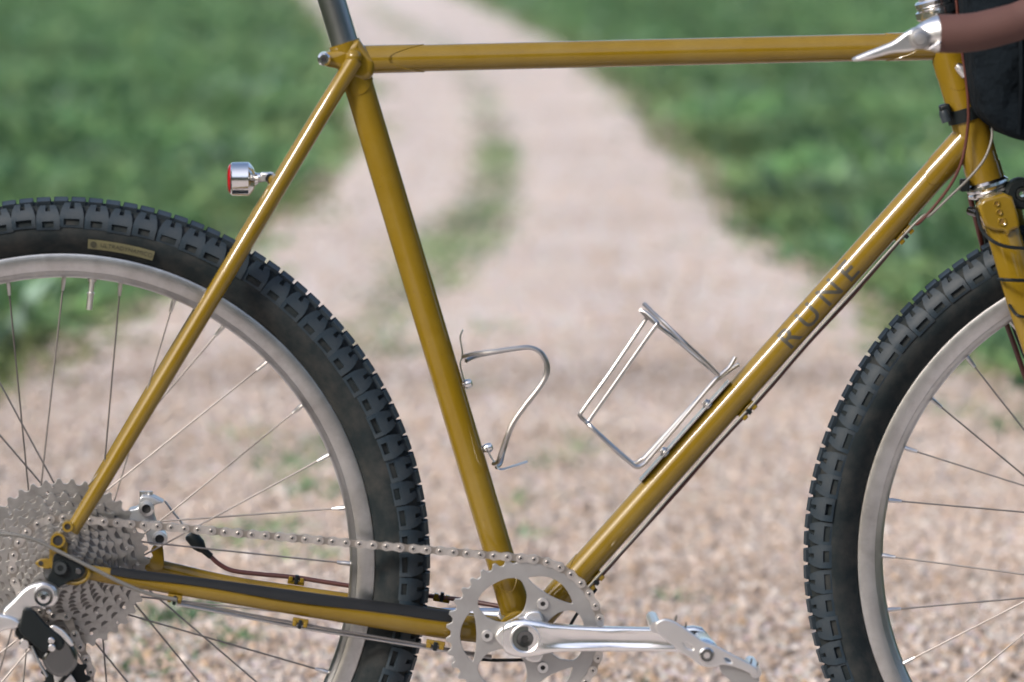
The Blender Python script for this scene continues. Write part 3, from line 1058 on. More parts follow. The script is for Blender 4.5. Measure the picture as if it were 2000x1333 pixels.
# spider: three arms and centre
pts = []
for k in range(72):
    a = 5 * k
    d_ = min(abs((a - b_ + 180) % 360 - 180) for b_ in (60, 180, 300))
    r_ = 40 + 18 * max(0, 1 - d_ / 30) ** .6
    pts.append(pol(r_ * PXM, a))
plate('spider', [pts], -.0560, -.0482, ALLOY, crank, bevel=.0018)
# crank arm, swept with a groove on its face
PE = P(1355, 1251, -.078) - Vector((CR.x, 0, CR.z)); PE.y = 0
ad = PE.normalized(); an_ = Vector((-ad.z, 0, ad.x)); AL = PE.length
mb = MB(); rows = []
stations = [(-.021, .008, .010), (-.018, .0135, .013), (-.010, .0172, .0155), (0, .0185, .0165), (.012, .0165, .0160), (.024, .0135, .0150), (.045, .0120, .0140), (.080, .0113, .0130), (.115, .0110, .0122), (AL - .014, .0116, .0118), (AL, .0130, .0118), (AL + .008, .0115, .0112), (AL + .013, .0060, .0100)]
prof_n = 16
for q, (s, h, tk) in enumerate(stations):
    y_out = -.0700 - .010 * max(0, min(1, s / AL)) 
    g = .0022 if .030 < s < AL - .02 else 0.0
    sec = [(-.98, .72), (-1, .5), (-1, -.8), (-.9, -1), (.9, -1), (1, -.8), (1, .5), (.98, .72), (.86, .96), (.66, 1.0), (.52, 1 - g / tk * 2.2), (.25, 1 - g / tk * 3), (-.25, 1 - g / tk * 3), (-.52, 1 - g / tk * 2.2), (-.66, 1.0), (-.86, .96)]
    rows.append([ad * s + an_ * (h * a_) + Vector((0, y_out + tk / 2 - tk / 2 * b_, 0)) for a_, b_ in sec])
vs_ = [v for r_ in rows for v in r_]; fs_ = []
for i in range(len(rows) - 1):
    for k in range(prof_n):
        k2 = (k + 1) % prof_n
        fs_.append((i * prof_n + k, i * prof_n + k2, (i + 1) * prof_n + k2, (i + 1) * prof_n + k))
fs_.append(tuple(range(prof_n))); fs_.append(tuple((len(rows) - 1) * prof_n + k for k in range(prof_n))[::-1])
mb.add(vs_, fs_); mb.build('crank_arm', mat('polished_alloy', (.80, .79, .78), rough=.26, metal=1, var=.04), crank, angle=50)
MB().lathe([(.0118, -.0706), (.0132, -.0716), (.0140, -.0710), (.0140, -.069), (.0118, -.069)], 36).build('crank_boss', ALLOY, crank)
MB().lathe([(1e-6, -.0702), (.0118, -.0702), (.0118, -.068), (1e-6, -.068)], 32, closed=False).build('crank_recess', mat('grey_washer', (.10, .105, .10), rough=.45, metal=.6), crank)
MB().lathe([(.0036, -.0715), (.0072, -.0718), (.0080, -.0708), (.0080, -.069), (.0036, -.069)], 32).build('crank_bolt', DARKSTEEL, crank)
MB().lathe([(1e-6, -.0706), (.0037, -.0706), (.0037, -.068), (1e-6, -.068)], 6, closed=False).build('bolt_socket', HOLE, crank)
# far crank arm
PF = -PE
MB().tube([Vector((0, .062, 0)), PF * .15 + Vector((0, .064, 0)), PF + Vector((0, .074, 0))], [.015, .012, .011], 16, flat=.6).build('crank_arm', CHROME, crank)

# ---- pedal
pedal = empty('pedal', bike, (CR.x + PE.x, 0, CR.z + PE.z))
pl = Vector((CR.x + PE.x, 0, CR.z + PE.z))
def pw(x, y, Y):
    p = P(x, y, Y); return Vector((p.x - pl.x, Y, p.z - pl.z))
YP = -.185
def pplate(name, pxs, y0, y1, m, holes=(), bevel=.0006, parent=None, rnd=True):
    ym = (y0 + y1) / 2
    def cv(pp):
        q = [pw(x, y, ym) for x, y in pp]
        return [(p.x, p.z) for p in q]
    lp = cv(pxs)
    return plate(name, [chaikin(lp) if rnd else lp] + [chaikin(cv(h)) for h in holes], y0, y1, m, parent or pedal, bevel)
pplate('cage_plate', [(1279, 1216), (1298, 1208), (1316, 1213), (1345, 1232), (1372, 1252), (1394, 1259), (1412, 1268), (1440, 1283), (1482, 1306), (1478, 1322), (1440, 1304), (1412, 1298), (1398, 1302), (1380, 1303), (1362, 1294), (1330, 1274), (1300, 1250), (1282, 1236)], YP - .003, YP, ALLOY, holes=[[(1333, 1253), (1344, 1256), (1355, 1265), (1352, 1269), (1341, 1266)], [(1414, 1283), (1424, 1287), (1430, 1294), (1420, 1293)]], bevel=.0012)
pplate('cage_plate', [(1279, 1216), (1298, 1208), (1316, 1213), (1345, 1232), (1372, 1252), (1394, 1259), (1412, 1268), (1440, 1283), (1482, 1306), (1478, 1322), (1440, 1304), (1412, 1298), (1398, 1302), (1380, 1303), (1362, 1294), (1330, 1274), (1300, 1250), (1282, 1236)], -.112, -.108, ALLOY, bevel=.0012)
for a_, b_ in (((1281, 1226), .0055), ((1476, 1314), .0055)):
    A0, A1 = pw(*a_, YP), pw(*a_, YP); A1.y = -.11
    MB().tube([A0, A1], b_, 10, flat=1).build('cage_bar', ALLOY, pedal)
sp0 = pw(1380, 1279, YP)
MB().lathe([(1e-6, YP - .005), (.0055, YP - .005), (.0068, YP - .0035), (.0090, YP - .001), (.0125, YP + .012), (.0120, YP + .03), (.0100, -.100), (.0080, -.088), (1e-6, -.088)], 30, (sp0.x, 0, sp0.z), closed=False).build('pedal_barrel', CHROME, pedal)
MB().lathe([(.0030, YP - .0062), (.0060, YP - .0062), (.0060, YP - .004), (.0030, YP - .004)], 26, (sp0.x, 0, sp0.z)).build('dust_cap', DARKSTEEL, pedal)
MB().lathe([(1e-6, YP - .0058), (.0031, YP - .0058), (.0031, YP - .004), (1e-6, YP - .004)], 16, (sp0.x, 0, sp0.z), closed=False).build('cap_screw', CHROME, pedal)
# foot platform between the plates
pplate('platform', [(1316, 1217), (1345, 1236), (1372, 1256), (1364, 1266), (1335, 1248), (1308, 1230)], YP + .002, YP + .012, ALLOY)
pplate('platform', [(1402, 1272), (1440, 1290), (1480, 1310), (1474, 1332), (1452, 1344), (1424, 1322), (1400, 1300)], YP + .002, -.112, RINGM)
for x, y in ((1319, 1214), (1338, 1227), (1466, 1298), (1478, 1305)):
    a_ = pw(x, y, YP + .006); b_ = a_ + Vector((.0012, 0, .0055))
    MB().tube([a_, b_], [.0011, .0007], 8).build('grip_pin', DARKSTEEL, pedal)
# pedal end eye of the crank
MB().lathe([(1e-6, -.0825), (.0085, -.0825), (.0095, -.081), (.0095, -.076), (1e-6, -.076)], 26, closed=False).build('pedal_axle', DARKSTEEL, pedal)

# ---- chain
CA = Vector((AXLE.x, 0, AXLE.z)); CRc = Vector((CR.x, 0, CR.z))
ra, rb = .0127 / (2 * math.sin(math.pi / 23)), .0127 / (2 * math.sin(math.pi / 36))
def tangent(c0, r0, c1, r1, sgn):
    """outer tangent points on the upper (sgn 1) or lower side"""
    d = c1 - c0; L = math.hypot(d.x, d.z)
    base = math.atan2(d.z, d.x)
    a = base + sgn * math.acos((r0 - r1) / L)
    return a
at_ = tangent(CA, ra, CRc, rb, 1)
PU, PLo = P(128, 1325, -.055), P(205, 1545, -.055)
PU = Vector((PU.x, 0, PU.z)); PLo = Vector((PLo.x, 0, PLo.z)); rp_ = .0235
path = []
def arc(c0, r_, a0, a1, n_=40):
    for k in range(n_ + 1):
        a = a0 + (a1 - a0) * k / n_
        path.append(c0 + Vector((math.cos(a) * r_, 0, math.sin(a) * r_)))
al_ = tangent(PLo, rp_, CRc, rb, -1)
arc(CA, ra, R(275), at_, 60)
arc(CRc, rb, at_, al_ , 80) if al_ < at_ else arc(CRc, rb, at_, al_ - 2 * math.pi, 80)
arc(PLo, rp_, al_ % (2 * math.pi) , R(170), 30)
arc(PU, rp_, R(-30), R(30), 12)
path.append(path[0])
seg = [0.0]
for a_, b_ in zip(path, path[1:]): seg.append(seg[-1] + (b_ - a_).length)
total = seg[-1]
def along(s):
    s = s % total
    i = int(np.searchsorted(seg, s, 'right')) - 1
    i = min(i, len(path) - 2)
    f = (s - seg[i]) / max(seg[i + 1] - seg[i], 1e-9)
    p = path[i].lerp(path[i + 1], f)
    yy = np.interp(p.x, [AXLE.x, CR.x], [-.0615 + .0041 * 6, -.0457])
    return Vector((p.x, yy, p.z))
chain = empty('chain', bike, (AXLE.x, 0, AXLE.z))
nl = int(total / .0127)
def caps(L, r_, waist, n_=8):
    pts = []
    for k in range(n_ + 1):
        a = -math.pi / 2 + math.pi * k / n_
        pts.append((L + r_ * math.cos(a), r_ * math.sin(a)))
    pts.append((L / 2, waist))
    for k in range(n_ + 1):
        a = math.pi / 2 + math.pi * k / n_
        pts.append((r_ * math.cos(a), r_ * math.sin(a)))
    pts.append((L / 2, -waist))
    return pts
def link_mesh(outer):
    mb = MB()
    L = .0127
    out = caps(L, .0043, .0030)
    yo = .0032 if outer else .0022
    for sg in (-1, 1):
        y0, y1 = sg * yo, sg * (yo - .0009)
        n_ = len(out)
        vs_ = [(x, y0, z) for x, z in out] + [(x, y1, z) for x, z in out]
        fs_ = [tuple(range(n_)), tuple(range(n_, 2 * n_))] + [(k, (k + 1) % n_, n_ + (k + 1) % n_, n_ + k) for k in range(n_)]
        mb.add(vs_, fs_)
    if outer:
        for x in (0, L):
            mb.lathe([(1e-6, -.0036), (.0010, -.0037), (.0018, -.0036), (.0019, -.003), (.0019, .0036), (1e-6, .0036)], 10, (x, 0, 0), closed=False)
    else:
        for x in (0, L):
            mb.lathe([(.0038, -.0013), (.0038, .0013)], 12, (x, 0, 0), closed=False)
    return mb.mesh('link', CHAINM if outer else CHAINDARK, True, 30)
lm = [link_mesh(True), link_mesh(False)]
pin_b = MB()
pin_b.lathe([(.0012, -.0041), (.0021, -.0041), (.0024, -.0036), (.0024, -.0030), (.0012, -.0030)], 12)
nf_ = len(pin_b.f)
pin_b.lathe([(1e-6, -.0038), (.0013, -.0038)], 10, closed=False)
pin_m = pin_b.mesh('pin', PINM)
pin_m.materials.append(HOLE)
for p in pin_m.polygons:
    p.material_index = 1 if math.hypot(p.center.x, p.center.z) < .0011 else 0
for i in range(nl):
    a_, b_ = along(i * .0127), along((i + 1) * .0127)
    d = b_ - a_
    o = bpy.data.objects.new('link', lm[i % 2])
    o.location = a_ - Vector((AXLE.x, 0, AXLE.z))
    X = d.normalized(); Zv = X.cross(Vector((0, 1, 0))).normalized(); Yv = Zv.cross(X)
    o.rotation_euler = Matrix((X, Yv, Zv)).transposed().to_euler()
    link(o, chain)
    o2 = bpy.data.objects.new('pin', pin_m)
    o2.location = o.location
    o2.rotation_euler = o.rotation_euler
    link(o2, chain)

# ---- derailleur
der = empty('derailleur', bike, P(87, 1162, -.08))
dl = Vector(der.location)
def dplate(name, pxs, y0, y1, m, bevel=.001, holes=()):
    ym = (y0 + y1) / 2
    def cv(pp):
        return [(P(x, y, ym).x - dl.x, P(x, y, ym).z - dl.z) for x, y in pp]
    return plate(name, [chaikin(cv(pxs))] + [chaikin(cv(h)) for h in holes], y0 - dl.y, y1 - dl.y, m, der, bevel)
def ddisc(name, px, py, r_, y0, y1, m, ch=.0008, n_=30):
    p = P(px, py, y0)
    return disc_y((p.x - dl.x, p.z - dl.z), r_, y0 - dl.y, y1 - dl.y, n_, ch).build(name, m, der)
dplate('upper_knuckle', [(58, 1142), (88, 1134), (112, 1146), (116, 1168), (104, 1184), (84, 1188), (66, 1186), (52, 1200), (44, 1214), (26, 1214), (4, 1208), (6, 1190), (26, 1172), (42, 1154)], -.092, -.078, ALLOY, .003)
ddisc('pivot_cap', 87, 1162, .0098, -.0965, -.09, ALLOY)
MB().lathe([(.0062, -.0180), (.0084, -.0184), (.0088, -.0172), (.0088, -.014), (.0062, -.014)], 30).build('pivot_ring', DARKSTEEL, der)
MB().lathe([(.0026, -.0190), (.0058, -.0184), (.0060, -.0160), (.0026, -.0160)], 30).build('pivot_bolt', CHROME, der)
MB().lathe([(1e-6, -.0180), (.0027, -.0180), (.0027, -.016), (1e-6, -.016)], 6, closed=False).build('bolt_socket', HOLE, der)
dplate('arm_cap', [(-8, 1196), (24, 1202), (44, 1214), (36, 1226), (14, 1228), (-6, 1236), (-30, 1230), (-30, 1206)], -.096, -.080, ALLOY, .003)
dplate('link_plate', [(46, 1186), (66, 1190), (92, 1222), (118, 1240), (128, 1258), (118, 1272), (100, 1262), (90, 1278), (70, 1262), (34, 1232), (42, 1206)], -.099, -.090, BLACK, .002)
dplate('link_plate', [(34, 1220), (60, 1236), (92, 1272), (84, 1292), (60, 1268), (28, 1240)], -.088, -.078, BLACK, .002)
dplate('lower_knuckle', [(92, 1224), (106, 1220), (126, 1234), (144, 1258), (153, 1282), (150, 1302), (132, 1318), (112, 1322), (92, 1308), (80, 1284), (96, 1262), (100, 1244)], -.094, -.074, DARKSTEEL, .004)
dplate('knuckle_cover', [(96, 1224), (106, 1220), (126, 1232), (146, 1258), (140, 1264), (122, 1246), (106, 1234)], -.097, -.092, ALLOY, .001)
ddisc('limit_screw', 100, 1252, .0030, -.1025, -.096, CHROME)
ddisc('limit_screw', 101, 1266, .0034, -.1025, -.094, CHROME)
ddisc('limit_screw', 85, 1188, .0020, -.096, -.09, PINM)
ddisc('limit_screw', 95, 1196, .0024, -.094, -.088, PINM)
ddisc('clamp_bolt', 48, 1258, .0052, -.094, -.080, CHROME, .0016)
rod('cable_end', [P(62, 1262, -.090) - dl, P(72, 1285, -.091) - dl, P(92, 1322, -.092) - dl], .0016, WIRE, der)
dplate('cage', [(96, 1310), (128, 1306), (150, 1330), (232, 1530), (222, 1570), (190, 1572), (170, 1545)], -.066, -.064, ALLOY, .0006)
dplate('cage', [(96, 1310), (128, 1306), (150, 1330), (232, 1530), (222, 1570), (190, 1572), (170, 1545)], -.050, -.048, ALLOY, .0006)
for c0 in (PU, PLo):
    lp, pr = cog_loop(11)
    plate('jockey_wheel', [[(x + c0.x - dl.x, z + c0.z - dl.z) for x, z in lp], circ(c0.x - dl.x, c0.z - dl.z, .004, 14)], -.058 - dl.y, -.055 - dl.y, BLACK, der, .0004)
rod('inner_strap', [P(140, 1310, -.07) - dl, P(128, 1322, -.07) - dl, P(112, 1342, -.07) - dl], .0022, BLACK, der)

# ---- brake caliper on the far side
cal = empty('brake_caliper', bike, P(285, 1000, .055))
kl = Vector(cal.location)
def kplate(name, pxs, y0, y1, m, bevel=.001, holes=(), rnd=True):
    ym = (y0 + y1) / 2
    def cv(pp): return [(P(x, y, ym).x - kl.x, P(x, y, ym).z - kl.z) for x, y in pp]
    return plate(name, [chaikin(cv(pxs))] + [chaikin(cv(h)) for h in holes], y0 - kl.y, y1 - kl.y, m, cal, bevel)
GREY = mat('cast_alloy', (.42, .43, .44), rough=.4, metal=.7, var=.08)
kplate('caliper_body', [(250, 993), (272, 990), (273, 966), (296, 966), (312, 974), (322, 980), (300, 984), (301, 1005), (308, 1026), (324, 1040), (326, 1056), (312, 1064), (290, 1062), (286, 1040), (270, 1020), (250, 1016)], .036, .062, GREY, .002)
for x, y in ((286, 994), (312, 1053)):
    p = P(x, y, .034)
    MB().lathe([(.0044, -.024), (.0072, -.0235), (.0075, -.021), (.0075, -.016), (.0044, -.016)], 26, (p.x - kl.x, 0, p.z - kl.z)).build('piston_bore', ALLOY, cal)
    MB().lathe([(1e-6, -.0215), (.0046, -.0215), (.0046, -.019), (1e-6, -.019)], 18, (p.x - kl.x, 0, p.z - kl.z), closed=False).build('bore_hole', HOLE, cal)
for x in (279, 292):
    p = P(x, 960, .05) - kl
    MB().tube([p, p + Vector((0, 0, -.005))], .0032, 10).build('adjuster_screw', ALLOY, cal)
rod('brake_wire', [P(322, 979, .05) - kl, P(336, 998, .05) - kl, P(354, 1021, .052) - kl, P(366, 1040, .054) - kl], .0011, WIRE, cal)
a0, a1, a2 = P(370, 1043, .056), P(394, 1072, .057), P(412, 1087, .058)
MB().tube([a0, a0.lerp(a1, .12), a0.lerp(a1, .75), a1, a1.lerp(a2, .2), a2], [.0052, .0066, .0066, .0048, .0034, .0032], 16).build('rubber_boot', BLACK, bike)

# ---- cables
rod('brake_cable', [P(408, 1084, .058), P(428, 1102, .058), P(455, 1115, .058), (P(510, 1122, .057)), P(575, 1128, .055), P(640, 1138, .052), P(700, 1147, .05), P(780, 1157, .046), P(850, 1166, .04), P(900, 1172, .034), P(985, 1186, .022)], .0023, CABLE, bike)
def guide(x, y, Y, parent, ang, w=.016, up=1):
    p = P(x, y, Y)
    M = Matrix.Rotation(-ang, 3, 'Y')
    mb = MB()
    mb.box(p, w, .006, .0042, M)
    for s in (-1, 1):
        mb.box(p + M @ Vector((s * w * .34, -.001, up * .003)), w * .26, .007, .005, M)
    g = mb.build('cable_guide', PAINT, parent, bevel=.0008)
    mb2 = MB(); mb2.box(p + M @ Vector((0, -.001, up * .003)), w * .22, .0085, .0085, M)
    mb2.build('zip_tie', BLACK, g, bevel=.0006)
guide(578, 1138, .052, far_chain_stay, R(-9))
guide(862, 1172, .040, far_chain_stay, R(-10))
# derailleur cable: housing loop, then along the underside of the stay
rod('gear_cable', [P(-60, 1044, -.085), P(0, 1043, -.085), P(40, 1047, -.085), P(75, 1058, -.084), P(120, 1080, -.083), P(180, 1110, -.081), P(240, 1140, -.078), P(290, 1160, -.074), P(345, 1172, -.070)], .0019, GREYCABLE, bike, sub=10)
rod('gear_cable', [P(345, 1174, -.062), P(586, 1219, -.052), P(850, 1264, -.038), P(960, 1282, -.03)], .0013, SPOKEM, bike, sub=1)
rod('gear_cable', [P(345, 1180, -.050), P(586, 1226, -.045), P(850, 1268, -.03), P(960, 1285, -.02)], .0016, WIRE, bike, sub=1)
guide(342, 1166, -.062, chain_stay, R(-9), .014, -1)
guide(587, 1213, -.053, chain_stay, R(-9.5), .015, -1)
guide(851, 1256, -.040, chain_stay, R(-9), .018, -1)
rod('brake_cable', [P(930, 1288, -.01), P(985, 1290, -.01), P(1060, 1284, -.01), P(1096, 1250, -.008), P(1128, 1198, -.006), P(1165, 1150, -.004)], .0016, BLACK, bike)
# along the down tube
off_n = Vector((dd.z, 0, -dd.x))
def dt(s, off, Y): # s along the down tube in metres from its lower end
    p = D_a + dd * s + off_n * off
    return Vector((p.x, Y, p.z))
Ld = (D_b - D_a).length
rod('gear_cable', [P(1938, 246, -.026), P(1936, 276, -.030), P(1922, 312, -.033), P(1893, 348, -.032), P(1858, 382, -.026), P(1815, 422, -.018), dt(Ld * .86, .0172, -.010)] + [dt(Ld * f, .0154 + .0006 * math.sin(f * 40), -.008) for f in (.8, .7, .6, .5, .4, .3, .2, .1)], .0013, GREYCABLE, bike)
rod('brake_cable', [P(1866, -60, -.035), P(1868, 0, -.032), P(1876, 80, -.030), P(1885, 140, -.028), P(1891, 200, -.026), P(1890, 250, -.024), P(1880, 310, -.024), P(1860, 356, -.022), P(1828, 400, -.018), P(1795, 436, -.014), dt(Ld * .84, .0172, -.001)] + [dt(Ld * f, .0178 + .0008 * math.sin(f * 30), -.005) for f in (.8, .7, .6, .5, .4, .3, .2, .1)], .0015, CABLE, bike)
for gx, gy in ((1752, 446), (1447, 790), (1140, 1115)):
    f = (P(gx, gy) - D_a).dot(dd) / Ld
    p = dt(Ld * f, .0152, -.003)
    M = Matrix.Rotation(-math.atan2(dd.z, dd.x), 3, 'Y')
    mb = MB()
    mb.box(p, .020, .009, .0045, M)
    for s in (-1, 1): mb.box(p + M @ Vector((s * .0066, 0, -.0030)), .0055, .0105, .0055, M)
    g = mb.build('cable_guide', PAINT, down_tube, bevel=.0008)
    mb2 = MB(); mb2.box(p + M @ Vector((0, -.001, -.0024)), .0038, .0105, .0062, M)
    mb2.build('zip_tie', BLACK, g, bevel=.0006)

# ---- lettering on the down tube
me = text_mesh('RUNE', .0300, 1.50, .0003); densify(me, .0025)
ctr_s = (P(1598, 596) - D_a).dot(dd)
for v in me.vertices:
    a = v.co.y / .0134 + R(2)
    rr = .01352
    p = D_a + dd * (ctr_s + v.co.x * 1.0) + Vector((0, -1, 0)) * (math.cos(a) * rr) - off_n * (math.sin(a) * rr)
    v.co = p
me.materials.append(LETTER)
link(bpy.data.objects.new('lettering', me), down_tube)

# ---- head set, fork
def ringset(a, prof, m, name, parent):
    t = hd
    mb = MB()
    vs_, fs_, n_ = [], [], 40
    s = Vector((0, 1, 0)); nn = t.cross(s)
    for r_, h in prof:
        for k in range(n_):
            an = 2 * math.pi * k / n_
            vs_.append(a + t * h + s * (math.cos(an) * r_) + nn * (math.sin(an) * r_))
    for i in range(len(prof) - 1):
        for k in range(n_):
            k2 = (k + 1) % n_
            fs_.append((i * n_ + k, i * n_ + k2, (i + 1) * n_ + k2, (i + 1) * n_ + k))
    fs_.append(tuple(range(n_))); fs_.append(tuple((len(prof) - 1) * n_ + k for k in range(n_))[::-1])
    mb.add(vs_, fs_)
    return mb.build(name, m, parent)
ringset(H_b, [(.0175, 0), (.0185, .001), (.0205, .003), (.0208, .006), (.0195, .008), (.0195, .009), (.0206, .010), (.0206, .0125), (.0185, .014)], CHROME, 'headset_cup', bike)
ringset(H_a - hd * .024, [(.013, -.004), (.0165, -.004), (.0185, -.002), (.0185, .002), (.0172, .003), (.0172, .0045), (.0200, .006), (.0206, .009), (.0206, .012), (.0185, .014), (.0185, .018), (.0175, .024)], CHROME, 'headset_cup', bike)
fork = empty('fork', bike, H_b + hd * .014)
fl = Vector(fork.location)
MB().tube([P(1937, 392, 0) - fl, P(1941, 404, 0) - fl, P(1950, 440, 0) - fl], [.0165, .0175, .015], 28).build('crown', PAINT, fork)
leg_px = [(1944, 404, .026), (1950, 424, .032), (1961, 458, .037), (1984, 540, .043), (2008, 620, .047), (2050, 745, .052), (2120, 920, .058), (2200, 1040, .058), (2262, 1095, .058)]
lr = [.0150, .0160, .0158, .0155, .0152, .0140, .0115, .0095, .0080]
near_leg = [P(x, y, -Yv) for x, y, Yv in leg_px]
p_, r2_ = cat_r([p - fl for p in near_leg], lr)
MB().tube(p_, r2_, 28, flat=.72).build('fork_leg', PAINT, fork)
p_, r2_ = cat_r([Vector((p.x + 2 * .05 * math.sin(R(8)) * 1.0, -p.y, p.z)) - fl for p in near_leg], lr)
MB().tube(p_, r2_, 28, flat=.72).build('fork_leg', PAINT, fork)
def leg_at(t):
    i = min(int(t), len(near_leg) - 2); return near_leg[i].lerp(near_leg[i + 1], t - i)
# crown lug with its pointed lower edge, and three drilled rings
plate('crown_lug', [[(P(x, y, -.050).x - fl.x, P(x, y, -.050).z - fl.z) for x, y in chaikin([(1909, 393), (1974, 374), (1990, 425), (1992, 446), (1976, 450), (1968, 464), (1962, 452), (1944, 452), (1930, 446), (1922, 440)], 1)]], -.0520, -.020, PAINT, fork, .0030)
for x, y, r_ in ((1947, 398, .0026), (1952, 415, .0026), (1958, 434, .0036)):
    p = P(x, y, -.054)
    MB().lathe([(r_ * .55, -.0525), (r_, -.0535), (r_ * 1.3, -.0518), (r_ * 1.3, -.046), (r_ * .55, -.046)], 20, (p.x - fl.x, 0, p.z - fl.z)).build('crown_boss', PAINT, fork)
    MB().lathe([(1e-6, -.0523), (r_ * .6, -.0523), (r_ * .6, -.048), (1e-6, -.048)], 14, (p.x - fl.x, 0, p.z - fl.z), closed=False).build('boss_hole', mat('brown_recess', (.16, .085, .01), rough=.5), fork)
# black lamp wires tied round the leg
rod('lamp_wire', [P(1908, 412, -.03) - fl, P(1916, 446, -.05) - fl, P(1934, 468, -.066) - fl, P(1965, 482, -.069) - fl, P(2010, 486, -.064) - fl], .0017, BLACK, fork)
rod('lamp_wire', [P(1950, 546, -.05) - fl, P(1962, 547, -.066) - fl, P(1985, 548, -.070) - fl, P(2025, 549, -.06) - fl], .0017, BLACK, fork)
rod('lamp_wire', [P(1972, 596, -.05) - fl, P(1982, 612, -.066) - fl, P(1997, 619, -.070) - fl, P(2045, 622, -.06) - fl], .0015, BLACK, fork)
# brake line behind the fork, its clip and the lamp bracket
rod('brake_cable', [P(1893, 352, 0), P(1896, 390, .01), P(1906, 430, .02), P(1916, 470, .03), P(1925, 505, .04), P(1950, 590, .05), P(1980, 672, .055), P(2010, 760, .06)], .0026, CABLE, bike)
rod('brake_cable', [P(1906, 380, .01), P(1918, 440, .02), P(1932, 492, .03), P(1950, 560, .045), P(1990, 665, .05), P(2020, 740, .055)], .0022, BLACK, bike)
p0 = P(1894, 412, -.020); p1 = P(1910, 416, -.030)
MB().tube([p0, p0.lerp(p1, .6), p1], [.0042, .0046, .0040], 14).build('cable_clip', DARKSTEEL, fork).location = -fl
mb = MB(); p = P(1884, 362, -.012)
mb.box(p, .009, .014, .012); mb.build('cable_stop', BLACK, bike, bevel=.0015)
lb = P(1994, 378, -.02)
mb = MB().lathe([(.007, -.032), (.013, -.032), (.015, -.028), (.015, -.008), (.007, -.008)], 26, (lb.x, 0, lb.z))
mb.build('lamp_bracket', BLACK, bike)
MB().lathe([(.0028, -.0335), (.0060, -.0335), (.0066, -.032), (.0066, -.010), (.0028, -.010)], 22, (lb.x, 0, lb.z)).build('lamp_bolt', DARKSTEEL, bike)

# cable stop on the head tube and the black strap below it
p = P(1876, 136, -.024)
MB().tube([p + Vector((-.004, 0, .004)), p + Vector((0, 0, .001)), p + Vector((.005, 0, -.006))], [.0030, .0048, .0042], 14).build('shifter_boss', ALLOY, head_tube)
hc = H_a.lerp(H_b, .565)
sm = Vector((0, 1, 0)); nn = hd.cross(sm)
mb = MB(); vs_, fs_, n_ = [], [], 32
for h, r_ in ((-.0062, .0174), (-.0062, .0192), (.0062, .0192), (.0062, .0174)):
    for k in range(n_):
        an = 2 * math.pi * k / n_
        tl = hd * h + nn * (math.sin(an) * r_) + sm * (math.cos(an) * r_)
        vs_.append(hc + tl)
for i in range(4):
    for k in range(n_):
        fs_.append((i * n_ + k, i * n_ + (k + 1) % n_, ((i + 1) % 4) * n_ + (k + 1) % n_, ((i + 1) % 4) * n_ + k))
mb.add(vs_, fs_); strap = mb.build('strap', BLACK, bike)
p = P(1846, 216, -.010)
mb = MB(); M = Matrix.Rotation(R(-14), 3, 'Y')
mb.box(p, .010, .016, .012, M); mb.build('strap_buckle', BLACK, strap, bevel=.002)
p0, p1 = P(1842, 216, -.016), P(1850, 238, -.016)
MB().tube([p0, p0.lerp(p1, .3), p0.lerp(p1, .7), p1], [.0040, .0052, .0050, .0052], 14).build('strap_knob', mat('blue_black', (.025, .033, .04), rough=.3), strap)
# silver lamp/bag bracket beyond the head tube
p = P(1905, 226, .01)
MB().tube([p + Vector((-.006, 0, .006)), p + Vector((.004, 0, .0)), p + Vector((.012, 0, -.010))], .007, 14).build('bag_bracket', GREYCABLE, bike)

# ---- handlebar with bar-end shifter
bar = empty('handlebar', bike, P(1833, 66, -.225))
bl = Vector(bar.location)
near_bar = [P(1833, 66, -.225), P(1870, 66, -.224), P(1910, 62, -.222), P(1960, 50, -.219), P(2000, 37, -.216), P(2075, -5, -.212), P(2130, -75, -.206), P(2135, -150, -.202), P(2085, -215, -.2), P(2000, -240, -.198), P(1930, -245, -.180), P(1890, -245, -.13), P(1872, -246, -.05), P(1868, -246, 0)]
sh = 2 * .22 * math.sin(R(8))
far_bar = [Vector((p.x + sh * min(1, abs(p.y) / .22), -p.y, p.z)) for p in near_bar]
bp_, br_ = cat_r([p - bl for p in near_bar[:11]], [.0174, .0176, .0176, .0174, .0172] + [.0165] * 6)
MB().tube(bp_, br_, 24).build('bar_tape', TAPE, bar)
bp_, br_ = cat_r([p - bl for p in far_bar[:11]], [.0174, .0176, .0176, .0174, .0172] + [.0165] * 6)
MB().tube(bp_, br_, 24).build('bar_tape', TAPE, bar)
rod('bar_top', [p - bl for p in near_bar[10:]] + [p - bl for p in far_bar[:9:-1]], .0130, ALLOY, bar)
rod('stem', [P(1830, 26, 0) - bl, P(1800, -70, 0) - bl, P(1800, -190, 0) - bl, P(1868, -246, 0) - bl], .0128, ALLOY, bar)
